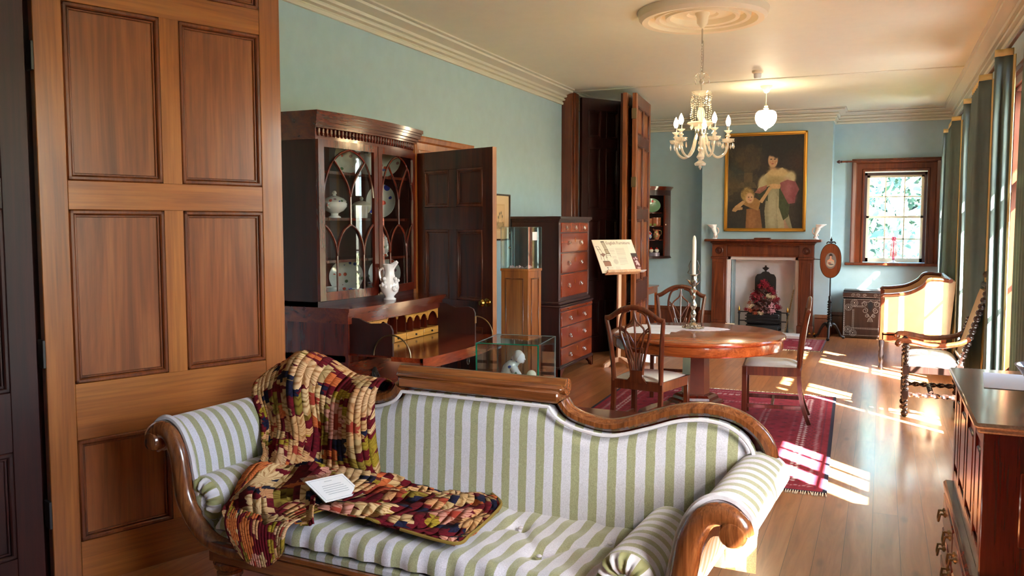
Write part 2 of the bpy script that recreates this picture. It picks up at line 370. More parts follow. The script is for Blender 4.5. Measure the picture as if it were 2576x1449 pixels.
# ================================================================ ROOM
XL, XR, YB, YF, ZC = -3.6, .90, -3.2, 13.35, 3.22
YBR = 12.87                                         # face of the chimney breast
def floor_mat():
    m, nt, p, _ = newmat('floor_boards'); tc = nt.nodes.new('ShaderNodeTexCoord'); sp = nt.nodes.new('ShaderNodeSeparateXYZ'); nt.links.new(tc.outputs['Object'], sp.inputs[0])
    xb = mth(nt, 'DIVIDE', sp.outputs[0], .128); ib = mth(nt, 'FLOOR', xb); fb = mth(nt, 'FRACT', xb)
    wn_ = nd(nt, 'ShaderNodeTexWhiteNoise', noise_dimensions='1D'); nt.links.new(ib, wn_.inputs['W'])
    yj = mth(nt, 'DIVIDE', mth(nt, 'MULTIPLY_ADD', wn_.outputs['Value'], 4.0, sp.outputs[1]), 3.7); jj = mth(nt, 'FLOOR', yj); fj = mth(nt, 'FRACT', yj)
    w2 = nd(nt, 'ShaderNodeTexWhiteNoise', noise_dimensions='2D'); cb = nt.nodes.new('ShaderNodeCombineXYZ'); nt.links.new(ib, cb.inputs[0]); nt.links.new(jj, cb.inputs[1]); nt.links.new(cb.outputs[0], w2.inputs['Vector'])
    mp = nt.nodes.new('ShaderNodeMapping'); mp.inputs['Scale'].default_value = (14, 1.3, 1); nt.links.new(tc.outputs['Object'], mp.inputs[0])
    ad = nt.nodes.new('ShaderNodeVectorMath'); ad.operation = 'ADD'; nt.links.new(mp.outputs[0], ad.inputs[0]); sc = nt.nodes.new('ShaderNodeVectorMath'); sc.operation = 'SCALE'; sc.inputs['Scale'].default_value = 30; nt.links.new(w2.outputs['Color'], sc.inputs[0]); nt.links.new(sc.outputs[0], ad.inputs[1])
    n1 = noise(nt, ad.outputs[0], 1.0, 5, .6, 1.0)
    base = ramp(nt, n1, [(.2, srgb(138, 84, 48)), (.5, srgb(176, 114, 70)), (.8, srgb(200, 142, 94))])
    tone = ramp(nt, w2.outputs['Value'], [(0, (.82, .80, .78, 1)), (1, (1.05, 1.04, 1.0, 1))])
    c = mixc(nt, 1.0, base, tone, 'MULTIPLY')
    kn = nt.nodes.new('ShaderNodeTexVoronoi'); kn.inputs['Scale'].default_value = 1.0
    mk = nt.nodes.new('ShaderNodeMapping'); mk.inputs['Scale'].default_value = (7, 2.2, 1); nt.links.new(tc.outputs['Object'], mk.inputs[0]); nt.links.new(mk.outputs[0], kn.inputs['Vector'])
    k = ramp(nt, kn.outputs['Distance'], [(.05, (1, 1, 1, 1)), (.16, (0, 0, 0, 1))])
    c = mixc(nt, mth(nt, 'MULTIPLY', k, .45), c, srgb(74, 46, 36))
    gap = mth(nt, 'LESS_THAN', fb, .018); gj = mth(nt, 'LESS_THAN', fj, .0008); g = mth(nt, 'MAXIMUM', gap, gj)
    c = mixc(nt, mth(nt, 'MULTIPLY', g, .8), c, srgb(44, 20, 10)); nt.links.new(c, p.inputs['Base Color'])
    p.inputs['Roughness'].default_value = .30; p.inputs['Coat Weight'].default_value = .35; p.inputs['Coat Roughness'].default_value = .16
    b = mth(nt, 'MULTIPLY_ADD', g, -1.0, mth(nt, 'MULTIPLY', noise(nt, tc.outputs['Object'], 3, 2), .35)); bump(nt, p, b, .22, .012); return m
M['floor'] = floor_mat()
f = MB(); f.box(XL - .5, XR + .6, YB - .3, YF + .5, -.12, 0); struct(f.build('floor', M['floor'], smooth=False))
f = MB(); f.box(XL - .5, XR + .6, YB - .3, YF + .5, ZC, ZC + .2); struct(f.build('ceiling', M['ceil'], smooth=False))
# walls
DH = 2.33
w = MB(); w.box(XL - .35, XL, YB, 6.36, 0, ZC); w.box(XL - .35, XL, 7.2, YF + .3, 0, ZC); w.box(XL - .35, XL, 6.36, 7.2, 2.2, ZC)
struct(w.build('wall_left', M['wall'], smooth=False))
w = MB(); w.box(XL - 2.2, XL - .35, 5.2, 5.25, 0, 2.6); w.box(XL - 2.2, XL - .35, 8.0, 8.05, 0, 2.6); w.box(XL - 2.25, XL - 2.2, 5.2, 8.05, 0, 2.6); w.box(XL - 2.2, XL - .35, 5.2, 8.05, 2.6, 2.65)
struct(w.build('wall_passage', M['wall'], smooth=False))
w = MB(); ys = [YB] + [v for c in WINC for v in (c - WW / 2, c + WW / 2)] + [YF + .3]
for a, b in zip(ys[::2], ys[1::2]): w.box(XR, XR + .3, a, b, 0, ZC)
for c in WINC: w.box(XR, XR + .3, c - WW / 2, c + WW / 2, 2.62, ZC)
struct(w.build('wall_right', M['wall'], smooth=False))
FX0, FX1, FZ0, FZ1 = -.26, .59, 1.06, 2.36          # far window hole
w = MB(); w.box(XL - .3, FX0, YF, YF + .3, 0, ZC); w.box(FX1, XR + .4, YF, YF + .3, 0, ZC); w.box(FX0, FX1, YF, YF + .3, 0, FZ0); w.box(FX0, FX1, YF, YF + .3, FZ1, ZC)
struct(w.build('wall_far', M['wall'], smooth=False))
BX0, BX1 = -2.47, -.66
OX0, OX1, OZ = -2.01, -1.12, 1.10                   # firebox
w = MB(); w.box(BX0, OX0, YBR, YF, 0, ZC); w.box(OX1, BX1, YBR, YF, 0, ZC); w.box(OX0, OX1, YBR, YF, OZ, ZC)
struct(w.build('wall_chimney', M['wall'], smooth=False))
w = MB(); w.box(XL - .3, XR + .4, YB - .3, YB, 0, ZC)
struct(w.build('wall_back', M['wall'], smooth=False))
# cornice, run clockwise seen from above so that "left" is inwards -> go counter-clockwise
CP = [(0, 3.045), (.022, 3.045), (.026, 3.07), (.012, 3.078), (.012, 3.088), (.045, 3.094), (.05, 3.108), (.034, 3.116), (.034, 3.124), (.066, 3.13), (.074, 3.15), (.058, 3.156), (.10, 3.172), (.145, 3.178), (.15, 3.196), (.135, 3.20), (.17, 3.206), (.17, ZC), (0, ZC)]
c = MB(); c.mould([(XR, YB), (XR, YF), (BX1, YF), (BX1, YBR), (BX0, YBR), (BX0, YF), (XL, YF), (XL, 10.05)], CP); struct(c.build('trim_1', M['cornice'], ang=25))
c = MB(); c.mould([(XL, 9.86), (XL, YB), (XR, YB)], CP); struct(c.build('trim_2', M['cornice'], ang=25))
c = MB(); c.box(XL, XR - .16, 9.98, 10.06, ZC - .012, ZC + .01, .004); struct(c.build('trim_3', M['ceil']))
# skirting
SP = [(0, 0), (.03, 0), (.03, .24), (.022, .26), (.03, .275), (.02, .30), (.008, .32), (0, .32)]
for nm, path in (('baseboard_far', [(XR, 12.6), (XR, YF), (BX1, YF), (BX1, YBR), (-.84, YBR)]), ('baseboard_alcove', [(-2.30, YBR), (BX0, YBR), (BX0, YF), (XL, YF), (XL, 10.1)]), ('baseboard_left', [(XL, 9.8), (XL, 7.32)]), ('baseboard_near', [(XL, 6.24), (XL, YB), (XR, YB)])):
    s_ = MB(); s_.mould(path, SP); struct(s_.build(nm, M['fold'], ang=25))
# ceiling rose
r_ = MB(); r_.lathe([(.0001, -.012), (.10, -.012), (.12, -.025), (.20, -.012), (.235, -.012), (.245, -.05), (.275, -.055), (.285, -.014), (.315, -.012), (.325, -.055), (.355, -.06), (.365, -.016), (.395, -.016), (.41, -.07), (.455, -.075), (.48, -.05), (.492, 0)], (0, 0, 0), 72)
tag(r_.build('ceiling_rose', M['cream'], ang=30, loc=(-1.30, 6.68, ZC)), 'round moulded cream plaster ceiling rose of concentric rings above the chandelier', 'ceiling rose')
# inner door architrave and passage door
a_ = MB(); AP = [(0, 0), (.15, 0), (.15, .02), (.13, .035), (.05, .03), (.035, .015), (0, .015)]
def archi(mb, x0, x1, z0, z1, wd, T, th=.035):
    """three-sided moulded frame in local xz plane (front -y)"""
    old = mb.T; mb.T = T
    pr = [(0, 0), (0, -th * .5), (wd * .15, -th * .5), (wd * .2, -th * .3), (wd * .6, -th * .3), (wd * .68, -th * .8), (wd * .9, -th), (wd, -th * .9), (wd, 0)]
    P = [(x0, z0), (x0, z1), (x1, z1), (x1, z0)]
    for i in range(3):
        (ax, az), (bx, bz) = P[i], P[i + 1]; V = []
        dx, dz = bx - ax, bz - az; L = math.hypot(dx, dz); dx /= L; dz /= L; nx, nz = -dz, dx
        for (px, pz, e) in ((ax, az, 0 if i == 0 else -1), (bx, bz, 0 if i == 2 else 1)):
            for d, y in pr: V.append((px + nx * d + dx * e * d, y, pz + nz * d + dz * e * d))
        k = len(pr); mb.add(V, [(t, (t + 1) % k, (t + 1) % k + k, t + k) for t in range(k)] + [tuple(range(k)), tuple(range(2 * k - 1, k - 1, -1))])
    mb.T = old
Tl = Matrix.Translation((XL, 0, 0)) @ Matrix.Rotation(R(90), 4, 'Z')
archi(a_, 6.36, 7.20, 0, 2.2, .14, Tl, .05); struct(a_.build('trim_4', M['cedar'], ang=25))
def leaf(parent, w, h, t, cols, rows, mats, sty=.11, twoside=True, x0=0.0, mid=.09, mw=.022):
    """panelled leaf: local x 0..w, thickness in y centred; rows = list of (z0,z1)"""
    fr = MB(); fr.box(x0, x0 + sty, -t / 2, t / 2, 0, h, .003); fr.box(x0 + w - sty, x0 + w, -t / 2, t / 2, 0, h, .003)
    zs = [0] + [v for r in rows for v in r] + [h]
    fr.mi = 1
    for a, b in zip(zs[::2], zs[1::2]): fr.box(x0 + sty, x0 + w - sty, -t / 2 + .0005, t / 2 - .0005, a, b, .002)
    pw = (w - 2 * sty - mid * (cols - 1)) / cols
    fr.mi = 0
    for z0, z1 in rows:
        for k in range(cols - 1): fr.box(x0 + sty + pw * (k + 1) + mid * k, x0 + sty + (pw + mid) * (k + 1), -t / 2 + .001, t / 2 - .001, z0, z1)
    f_ = fr.build('leaf_frame', [mats[0], mats[3]], parent)
    for z0, z1 in rows:
        for k in range(cols):
            a = x0 + sty + (pw + mid) * k; q = MB(); q.box(a, a + pw, -t * .18, t * .18, z0, z1); q.mi = 1
            for sd in (-1, 1):
                for (p0, p1) in (((a, z0), (a, z1)), ((a, z1), (a + pw, z1)), ((a + pw, z1), (a + pw, z0)), ((a + pw, z0), (a, z0))):
                    ix = (1 if p0[0] == a else -1); 
                    y0, y1 = sd * t * .18, sd * (t * .5 + .003)
                    if p0[0] == p1[0]:
                        q.box(p0[0], p0[0] + ix * mw, y0, y1, z0, z1, .006); q.box(p0[0] + ix * mw, p0[0] + ix * mw * 1.5, y0, sd * t * .34, z0, z1, .003)
                    else:
                        iz = 1 if p0[1] == z0 else -1
                        q.box(a, a + pw, y0, y1, p0[1], p0[1] + iz * mw, .006); q.box(a, a + pw, y0, sd * t * .34, p0[1] + iz * mw, p0[1] + iz * mw * 1.5, .003)
            q.build('panel', [mats[1], mats[2]], parent)
    return f_
def at2(p, q):  # rotation about z so local +x runs p->q
    return math.degrees(math.atan2(q[1] - p[1], q[0] - p[0]))
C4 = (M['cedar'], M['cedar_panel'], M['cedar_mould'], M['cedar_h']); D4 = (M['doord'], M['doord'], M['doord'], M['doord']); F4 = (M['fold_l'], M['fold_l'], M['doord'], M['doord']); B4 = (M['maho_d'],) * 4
ROW = [(.20, .655), (.905, 1.665), (1.79, 2.545), (2.665, 3.0)]
# near folding doors
d = thing('folding_door', 'tall cedar folding door leaf with raised panels filling the left foreground', 'door', (-3.27, 2.53, 0), at2((-3.27, 2.53), (-2.866, 3.611)), 'tall panelled folding doors')
leaf(d, 1.154, 3.16, .05, 2, ROW, C4, .115)
h = MB()
for z in (.35, 1.05, 2.3): h.box(-.012, .0, -.03, .03, z - .06, z + .06, .002)
h.build('hinge', M['black'], d)
d = thing('folding_door', 'folding door leaf with shade put into its wood at the very left edge', 'door', (-3.295, 2.505, 0), at2((-3.295, 2.505), (-3.49, 1.37)), 'tall panelled folding doors')
leaf(d, 1.13, 3.16, .05, 2, ROW, (M['maho_d'],) * 4, .115)  # very dark mahogany puts the leaf's shade into its colour
j = MB(); j.box(-3.46, -3.325, 2.42, 2.66, 0, 3.18); struct(j.build('trim_7', M['maho_d']))  # added post closes the gap, its dark wood standing in for shade
# far folding doors and jamb
j = MB(); j.box(XL, XL + .14, 9.86, 10.04, 0, 3.2, .008); j.box(XL + .14, XL + .17, 9.89, 10.01, 0, 3.18, .004); struct(j.build('trim_5', M['fold']))
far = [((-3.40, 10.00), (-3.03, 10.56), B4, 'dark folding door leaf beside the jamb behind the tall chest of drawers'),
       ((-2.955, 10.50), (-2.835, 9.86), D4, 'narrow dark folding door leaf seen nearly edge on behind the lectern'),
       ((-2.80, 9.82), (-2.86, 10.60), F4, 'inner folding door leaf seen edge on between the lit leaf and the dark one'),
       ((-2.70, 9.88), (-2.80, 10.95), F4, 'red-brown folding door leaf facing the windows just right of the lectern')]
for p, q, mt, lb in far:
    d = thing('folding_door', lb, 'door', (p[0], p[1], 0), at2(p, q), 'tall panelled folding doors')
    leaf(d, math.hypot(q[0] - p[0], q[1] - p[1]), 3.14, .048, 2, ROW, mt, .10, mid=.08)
    if lb.startswith('red'):
        h = MB(); 
        for z in (.4, 1.3, 2.1, 2.9): h.box(-.014, .0, -.03, .03, z - .06, z + .06, .002)
        plab(h.build('hinge', M['dbrass'], d), 'brass hinge')
# passage door, swung into the room
p, q = (-3.575, 6.30), (-2.72, 5.97)
d = thing('panelled_door', 'dark six-panel cedar door standing open into the room behind the glazed bureau', 'door', (p[0], p[1], 0), at2(p, q))
leaf(d, .915, 2.19, .045, 2, [(.22, .80), (1.0, 1.56), (1.74, 2.04)], (M['doord'], M['doord'], M['fold'], M['doord']), .11)
e = MB(); e.box(.9152, .917, -.021, .021, 0, 2.19); plab(e.build('door_edge', M['cedar'], d), 'door edge with light put into its pale wood')  # paler cedar strip, the light on the edge put into its colour
k = MB(); k.T = Matrix.Translation((.86, -.03, 1.0)) @ Matrix.Rotation(R(90), 4, 'X'); k.lathe([(.035, -.01), (.032, 0), (.012, .005), (.011, .03), (.026, .038), (.03, .055), (.02, .07), (.0001, .074)], n=20); k.build('door_knob', M['brass'], d)

# windows along the right wall: french windows with transoms
def french(i, yc, sill=0.0):
    r = bpy.data.objects.new('window_%d' % (i + 1), None); COL.objects.link(r); r.location = (XR + .14, yc, 0); r.rotation_euler = (0, 0, R(90)); r['kind'] = 'structure'
    # local x = along wall (+Y), local y: -y -> +X (outside), +y -> inside
    h = WW / 2; b = MB(); b.box(-h, -h + .06, -.05, .05, 0, 2.62); b.box(h - .06, h, -.05, .05, 0, 2.62); b.box(-h, h, -.05, .05, 2.56, 2.62); b.box(-h, h, -.05, .05, 1.93, 2.0); b.box(-h, h, -.06, .06, 0, .03)
    # linings of the reveal
    b.box(-h, -h + .02, .05, .14, 0, 2.62); b.box(h - .02, h, .05, .14, 0, 2.62); b.box(-h, h, .05, .14, 2.60, 2.62)
    b.build('window_frame', M['fold'], r)
    for x0, x1 in ((-h + .06, 0), (0, h - .06)):
        s = MB(); s.box(x0, x0 + .045, -.02, .02, .03, 1.93, .003); s.box(x1 - .045, x1, -.02, .02, .03, 1.93, .003); s.box(x0, x1, -.02, .02, 1.87, 1.93); s.box(x0, x1, -.02, .02, .03, .14); s.box(x0, x1, -.02, .02, .52, .60)
        s.box(x0, x1, -.008, .008, .12, .54)
        if sill: s.box(x0, x1, -.015, .015, .1, sill)
        for z in ((1.24,) if not sill else (1.52,)): s.box(x0, x1, -.012, .012, z - .011, z + .011)
        xm = (x0 + x1) / 2; s.box(xm - .011, xm + .011, -.012, .012, .58, 2.1)
        sh = s.build('sash', M['fold'], r); g = MB(); g.box(x0 + .04, x1 - .04, -.002, .002, .58, 1.89); g.build('pane', M['glass'], sh)
    s = MB(); s.box(-.02, .02, -.02, .02, 2.0, 2.56); s.box(-h, h, -.012, .012, 2.27, 2.29); t = s.build('transom_bar', M['fold'], r); g = MB(); g.box(-h + .05, h - .05, -.002, .002, 1.99, 2.57); g.build('pane', M['glass'], t)
    a = MB(); archi(a, -h - .0, h + .0, 0, 2.62, .12, Matrix.Translation((0, .14, 0)) @ Matrix.Rotation(PI, 4, 'Z'), .045); a.build('window_casing', M['fold'], r)
for i, y in enumerate(WINC): french(i, y, 1.18 if i in (0, 1) else 0)
# far sash window
r = bpy.data.objects.new('window_6', None); COL.objects.link(r); r.location = (0, YF, 0); r['kind'] = 'structure'
a = MB(); archi(a, FX0 + .02, FX1 - .02, FZ0 - .01, FZ1 - .0, .175, Matrix(), .07); a.build('window_casing', M['fold'], r, ang=25)
a = MB(); a.box(FX0 - .22, FX1 + .22, -.09, .02, FZ0 - .045, FZ0 - .005, .008); a.box(FX0, FX1, 0, .28, FZ0 - .03, FZ0 - .004); a.build('window_sill', M['fold'], r)
a = MB()
for sx in (0, 1):
    x = FX0 if sx == 0 else FX1; s = 1 if sx == 0 else -1; a.box(x, x + s * .012, 0, .2, FZ0, FZ1)
a.box(FX0, FX1, 0, .2, FZ1 - .012, FZ1); a.build('reveal_lining', M['white'], r)
a = MB(); a.box(FX0 + .012, FX0 + .05, .17, .28, FZ0, FZ1); a.box(FX1 - .05, FX1 - .012, .17, .28, FZ0, FZ1); a.box(FX0, FX1, .17, .28, FZ1 - .05, FZ1 - .01); a.build('window_frame', M['maho_d'], r)
x0, x1, zm = FX0 + .05, FX1 - .05, (FZ0 + FZ1) / 2
for n_, z0, z1, yy in (('upper', zm - .015, FZ1 - .05, .235), ('lower', FZ0, zm + .015, .205)):
    s = MB(); s.box(x0, x0 + .035, yy - .015, yy + .015, z0, z1); s.box(x1 - .035, x1, yy - .015, yy + .015, z0, z1); s.box(x0, x1, yy - .015, yy + .015, z1 - .03, z1); s.box(x0, x1, yy - .015, yy + .015, z0, z0 + (.055 if n_ == 'lower' else .03))
    for k in (1, 2): xx = x0 + (x1 - x0) * k / 3; s.box(xx - .008, xx + .008, yy - .01, yy + .01, z0, z1)
    zz = (z0 + z1) / 2; s.box(x0, x1, yy - .01, yy + .01, zz - .008, zz + .008)
    sh = s.build('sash', M['cream'], r); g = MB(); g.box(x0 + .03, x1 - .03, yy - .002, yy + .002, z0 + .03, z1 - .03); g.build('pane', M['glass'], sh)
# outside
g = MB(); g.box(XR + .3, 2.55, .3, YF + 1, 3.82, 3.92); g.box(XR + .3, 2.47, YB - 1, .3, 3.82, 3.92); struct(g.build('sun_blocking_eave', M['white'], smooth=False))  # unseen eave, its two overhangs shaped to cut the sun at the windows
g = MB(); g.box(XR + .3, 7, YB - 6, YF + 5, -.34, -.12); struct(g.build('bounce_terrace', plain('bounce_stone', srgb(166, 170, 176), .8, var=.08), smooth=False))  # unseen paving added to keep the bounced light from turning green
g = MB(); g.box(-30, 40, -30, 45, -.5, -.35); m_ = plain('lawn', srgb(150, 150, 104), .9, var=.3, bmp=.4); tag(g.build('lawn', m_, smooth=False), 'green lawn outside the windows', 'lawn', kind='stuff')
def tree(x, y, h, rad, n, lab, seed, group='trees outside the windows'):
    rr = random.Random(seed); t = thing('garden_tree', lab, 'tree', (x, y, -.35), 0, group)
    b = MB(); b.tube([(0, 0, 0), (.1, 0, h * .3), (0, .1, h * .6)], [.16, .12, .07], 8)
    tips = []
    for k in range(9):
        a = rr.random() * 6.28; z = h * (.25 + .45 * rr.random()); L = rad * (.6 + .5 * rr.random())
        p = [(0.05, 0, z), (math.cos(a) * L * .5, math.sin(a) * L * .5, z + .25 * L), (math.cos(a) * L, math.sin(a) * L, z + (.2 + .6 * rr.random()) * L)]
        b.tube(p, [.06, .04, .015], 6); tips += p[1:]
    b.build('branch', plain('bark', srgb(190, 180, 160), .8, var=.2), t)
    f_ = MB()
    for k in range(n):
        c = rr.choice(tips); q = Vector(c) + Vector([rr.gauss(0, rad * .22) for _ in range(3)]); s = .07 + .09 * rr.random()
        u = Vector([rr.gauss(0, 1) for _ in range(3)]).normalized(); v = u.orthogonal().normalized()
        f_.add([tuple(q - u * s), tuple(q + v * s * .5), tuple(q + u * s), tuple(q - v * s * .5)], [(0, 1, 2, 3)])
    f_.build('foliage', M['leaf'], t, smooth=False)
mL, ntL, pL, oL = newmat('leaf_green'); nL = noise(ntL, coords(ntL), 4, 2)
ntL.links.new(ramp(ntL, nL, [(.3, srgb(34, 66, 56)), (.7, srgb(100, 136, 120))]), pL.inputs['Base Color']); pL.inputs['Roughness'].default_value = .5; M['leaf'] = mL
tree(.3, 17.5, 4.2, 1.8, 2600, 'leafy garden tree filling the far sash window', 1)
tree(-1.6, 20.5, 5.0, 2.2, 1800, 'paler tree further off through the left panes of the far window', 2)
tree(2.6, 19.0, 4.6, 2.0, 1800, 'tree with pale crossing branches at the right of the far window', 3)
# ================================================================ SOFA
def stripe_mat(name, axis, period=.0585, off=0.0):
    m, nt, p, _ = newmat(name); tc = nt.nodes.new('ShaderNodeTexCoord'); sp = nt.nodes.new('ShaderNodeSeparateXYZ'); nt.links.new(tc.outputs['Object'], sp.inputs[0])
    wob = noise(nt, tc.outputs['Object'], 14, 2); v = mth(nt, 'ADD', sp.outputs[axis], mth(nt, 'MULTIPLY', mth(nt, 'SUBTRACT', wob, .5), .006))
    fr = mth(nt, 'FRACT', mth(nt, 'DIVIDE', mth(nt, 'ADD', v, 10 + off), period)); g = ramp(nt, fr, [(0, (0, 0, 0, 1)), (.03, (1, 1, 1, 1)), (.47, (1, 1, 1, 1)), (.5, (0, 0, 0, 1))])
    tx = coords(nt, (260, 260, 260), False); t = noise(nt, tx, 1, 2)
    gr = ramp(nt, t, [(.3, srgb(132, 132, 98)), (.7, srgb(162, 162, 126))]); wh = ramp(nt, t, [(.3, srgb(184, 182, 194)), (.7, srgb(212, 210, 222))])
    nt.links.new(mixc(nt, g, wh, gr), p.inputs['Base Color']); p.inputs['Roughness'].default_value = .62; p.inputs['Sheen Weight'].default_value = .4; bump(nt, p, t, .15, .002); return m
M['strx'] = stripe_mat('stripe_across', 0, .0745, .012); M['stry'] = stripe_mat('stripe_depth', 1, .066); M['gimp'] = plain('gimp_cord', srgb(206, 202, 208), .7, bmp=.5)
M['strG'] = plain('stripe_green', srgb(146, 144, 100), .7, bmp=.2); M['strW'] = plain('stripe_white', srgb(206, 202, 208), .7, bmp=.2)
sofa = thing('scroll_arm_sofa', 'antique scroll-arm sofa in green and white stripes with a carved walnut frame, in the foreground', 'sofa', (-1.6, 2.525, 0), -3.5)
mx = lambda P: [(.12 - x,) + tuple(p) for x, *p in P]
CR = [(.44, .93), (.476, .889), (.559, .863), (.655, .858), (.779, .896), (.899, .938), (1.015, .953), (1.113, .937), (1.183, .895), (1.225, .837), (1.24, .76)]
crs = spline(CR, 5)
def top_z(x):                       # height of the top of the wooden border at x
    xx = x if x >= .06 else .12 - x
    if xx < .44: return .955
    for (a, za), (b, zb) in zip(crs[:-1], crs[1:]):
        if a <= xx <= b: return za + (zb - za) * (xx - a) / (b - a + 1e-9)
    return .80
OFF = [(.06, .895), (.395, .895)]
for k in range(len(crs)):
    (x0, z0), (x1, z1) = crs[max(k - 1, 0)], crs[min(k + 1, len(crs) - 1)]; L_ = math.hypot(x1 - x0, z1 - z0); q = (crs[k][0] + (z1 - z0) / L_ * .047, crs[k][1] - .018 - (x1 - x0) / L_ * .030)
    if q[0] > OFF[-1][0] + .004: OFF.append(q)
# crest rail
b = MB(); b.box(-.315, .435, .575, .655, .905, .955, .01)
b.tube([(-.33, .635, .965), (.45, .635, .965)], .034, 16, sq=1.0); b.box(-.33, .45, .58, .64, .945, .975, .012)
plab(b.build('crest_rail', M['walnut_h'], sofa), 'flat raised walnut crest rail with a rolled top')
for s in (0, 1):
    P = crs if s == 0 else mx(crs)
    b = MB(); b.tube([(x, .615, z - .018) for x, z in P], [.026] * len(P), 10, sq=1.5); b.build('back_border', M['walnut'], sofa)
    b = MB(); P2 = OFF if s == 0 else mx(OFF)
    b.tube([(x, .560, z) for x, z in P2], .0075, 6); b.build('gimp', M['gimp'], sofa)
b = MB(); n = 110
def fb(u, v):
    x = -1.075 + 2.27 * u; xx = max(x, .12 - x)
    zt = np.interp(xx, [p_[0] for p_ in OFF], [p_[1] for p_ in OFF])
    z = .37 + (zt - .37) * v; e = min(v, 1 - v, u * 3, (1 - u) * 3); return (x, .598 - .036 * min(1, e * 8) ** .5 + .03 * (v - .5), z)
b.grid(n, 24, fb); b.build('back_upholstery', M['strx'], sofa, ang=80)
b = MB(); pl_ = [(x, z - .02) for x, z in crs]; pl_ = pl_ + [(1.225, .70), (1.17, .67), (1.13, .58), (1.09, .45), (1.0, .35), (.92, .30)] + [(-.80, .30), (-.88, .35), (-.97, .45), (-1.01, .58), (-1.05, .67), (-1.105, .70)] + list(reversed(mx([(x, z - .02) for x, z in crs])))
b.prism(pl_, .625, .66, 'y'); b.build('back_board', M['maho'], sofa)
# arms
AIN = [(.955, .405), (1.02, .46), (1.052, .55), (1.066, .64), (1.095, .725), (1.15, .79), (1.215, .805), (1.275, .775), (1.295, .72), (1.262, .672), (1.215, .668)]
AOUT = [(1.195, .69), (1.165, .68), (1.138, .62), (1.122, .54), (1.085, .44), (1.02, .37), (.955, .35)]
WD = [(.70, .325), (.84, .325), (.95, .350), (1.025, .41), (1.078, .50), (1.098, .60), (1.115, .68), (1.155, .748), (1.205, .765), (1.25, .742), (1.262, .712)]
for s in (0, 1):
    fx = (lambda x: x) if s == 0 else (lambda x: .12 - x)
    prof = spline(AIN, 5)[:-1] + spline(AOUT, 4); m = len(prof); b = MB()
    V = [(fx(x), y, z) for y in (.03, .05, .60, .62) for x, z in ([(x, z) for x, z in prof])]
    F = [(j * m + i, j * m + (i + 1) % m, (j + 1) * m + (i + 1) % m, (j + 1) * m + i) for j in range(3) for i in range(m)] + [tuple(range(m)), tuple(3 * m + i for i in range(m))]
    b.add(V, F); b.build('arm_upholstery', M['stry'], sofa, ang=60)
    b = MB(); P = spline(WD, 6); k = len(P)
    b.tube([(fx(x), .005, z) for x, z in P], [.036 + .006 * math.sin(PI * min(1, i / k * 1.4)) for i in range(k)], 14, sq=.85)
    b.T = Matrix.Translation((fx(1.238), 0, .716)) @ Matrix.Rotation(R(90), 4, 'X')
    b.lathe([(.0001, -.036), (.028, -.034), (.040, -.024), (.043, 0), (.040, .018), (.034, .028), (.020, .031), (.0001, .032)], n=24); b.T = Matrix()
    b.build('scroll_arm_front', M['walnut'], sofa)
    b = MB(); Pg = spline([(.985, .43), (1.03, .50), (1.054, .60), (1.072, .68), (1.115, .765), (1.175, .806), (1.235, .80), (1.283, .755), (1.285, .70), (1.25, .665)], 5)
    b.tube([(fx(x), .032, z) for x, z in Pg], .012, 6); b.build('gimp', M['gimp'], sofa)
# seat rail, legs
b = MB(); b.box(-.80, .92, -.02, .04, .262, .345, .012); b.box(-.80, .92, -.026, .0, .338, .358, .006); b.box(-.80, .92, .6, .66, .262, .345); b.box(-.83, -.77, 0, .64, .262, .35); b.box(.89, .95, 0, .64, .262, .35)
b.build('seat_rail', M['walnut_h'], sofa)
b = MB(); b.box(-.86, .98, .005, .62, .345, .385, .012); b.build('seat_deck', M['strx'], sofa)
for x in (-.78, .90):
    for y in (.06, .58):
        b = MB(); b.lathe([(.0001, .0), (.022, .0), (.028, .02), (.022, .05), (.03, .08), (.042, .14), (.050, .17), (.040, .185), (.052, .195), (.052, .208), (.042, .215), (.060, .23), (.066, .25), (.060, .265)], (x, y, 0), 24)
        b.build('leg', M['walnut'], sofa)
# squab cushion, tufted
tf = [(-.55 + .36 * i, .20) for i in range(4)] + [(-.37 + .36 * i, .42) for i in range(4)]
def dip(x, y):
    d = 0
    for a, c in tf: r = math.hypot(x - a, y - c); d += .030 * math.exp(-(r / .035) ** 2) + .012 * math.exp(-(r / .10) ** 2)
    for a, c in tf:
        for e, g in tf:
            if 0 < e - a < .25 and abs(g - c) > .1:
                L = math.hypot(e - a, g - c); t = max(0, min(1, ((x - a) * (e - a) + (y - c) * (g - c)) / L ** 2)); r = math.hypot(x - a - t * (e - a), y - c - t * (g - c)); d += .008 * math.exp(-(r / .014) ** 2)
    return d
def fs(u, v):
    x = -.79 + 1.6 * u; a = v * 3.0
    ed = lambda t: max(0, 1 - (1 - min(1, t / .05)) ** 2) ** .5
    y = .0 + .56 * min(1, max(0, (a - .25) / 2.5)); hz = .072 + .006 * math.sin(x * 41) * math.sin(y * 33 + x * 9)
    z = .385 + hz * ed(min(x + .79, .81 - x) + .004) * (ed(y + .002) if a > .25 else 0) * (1 if a < 2.75 else 0)
    if a < .25: z = .385 + hz * .0
    return (x, y - .006 * math.sin(x * 60) * (y < .02), z - min(.05, dip(x, y)) * (z > .42) + .012)
b = MB(); b.grid(150, 60, fs); b.build('squab_cushion', M['strx'], sofa, ang=80)
for a, c in tf: b = MB(); b.ball((a, c, .452), .011, 8, sz=.5); b.build('tuft_button', M['strW'], sofa)
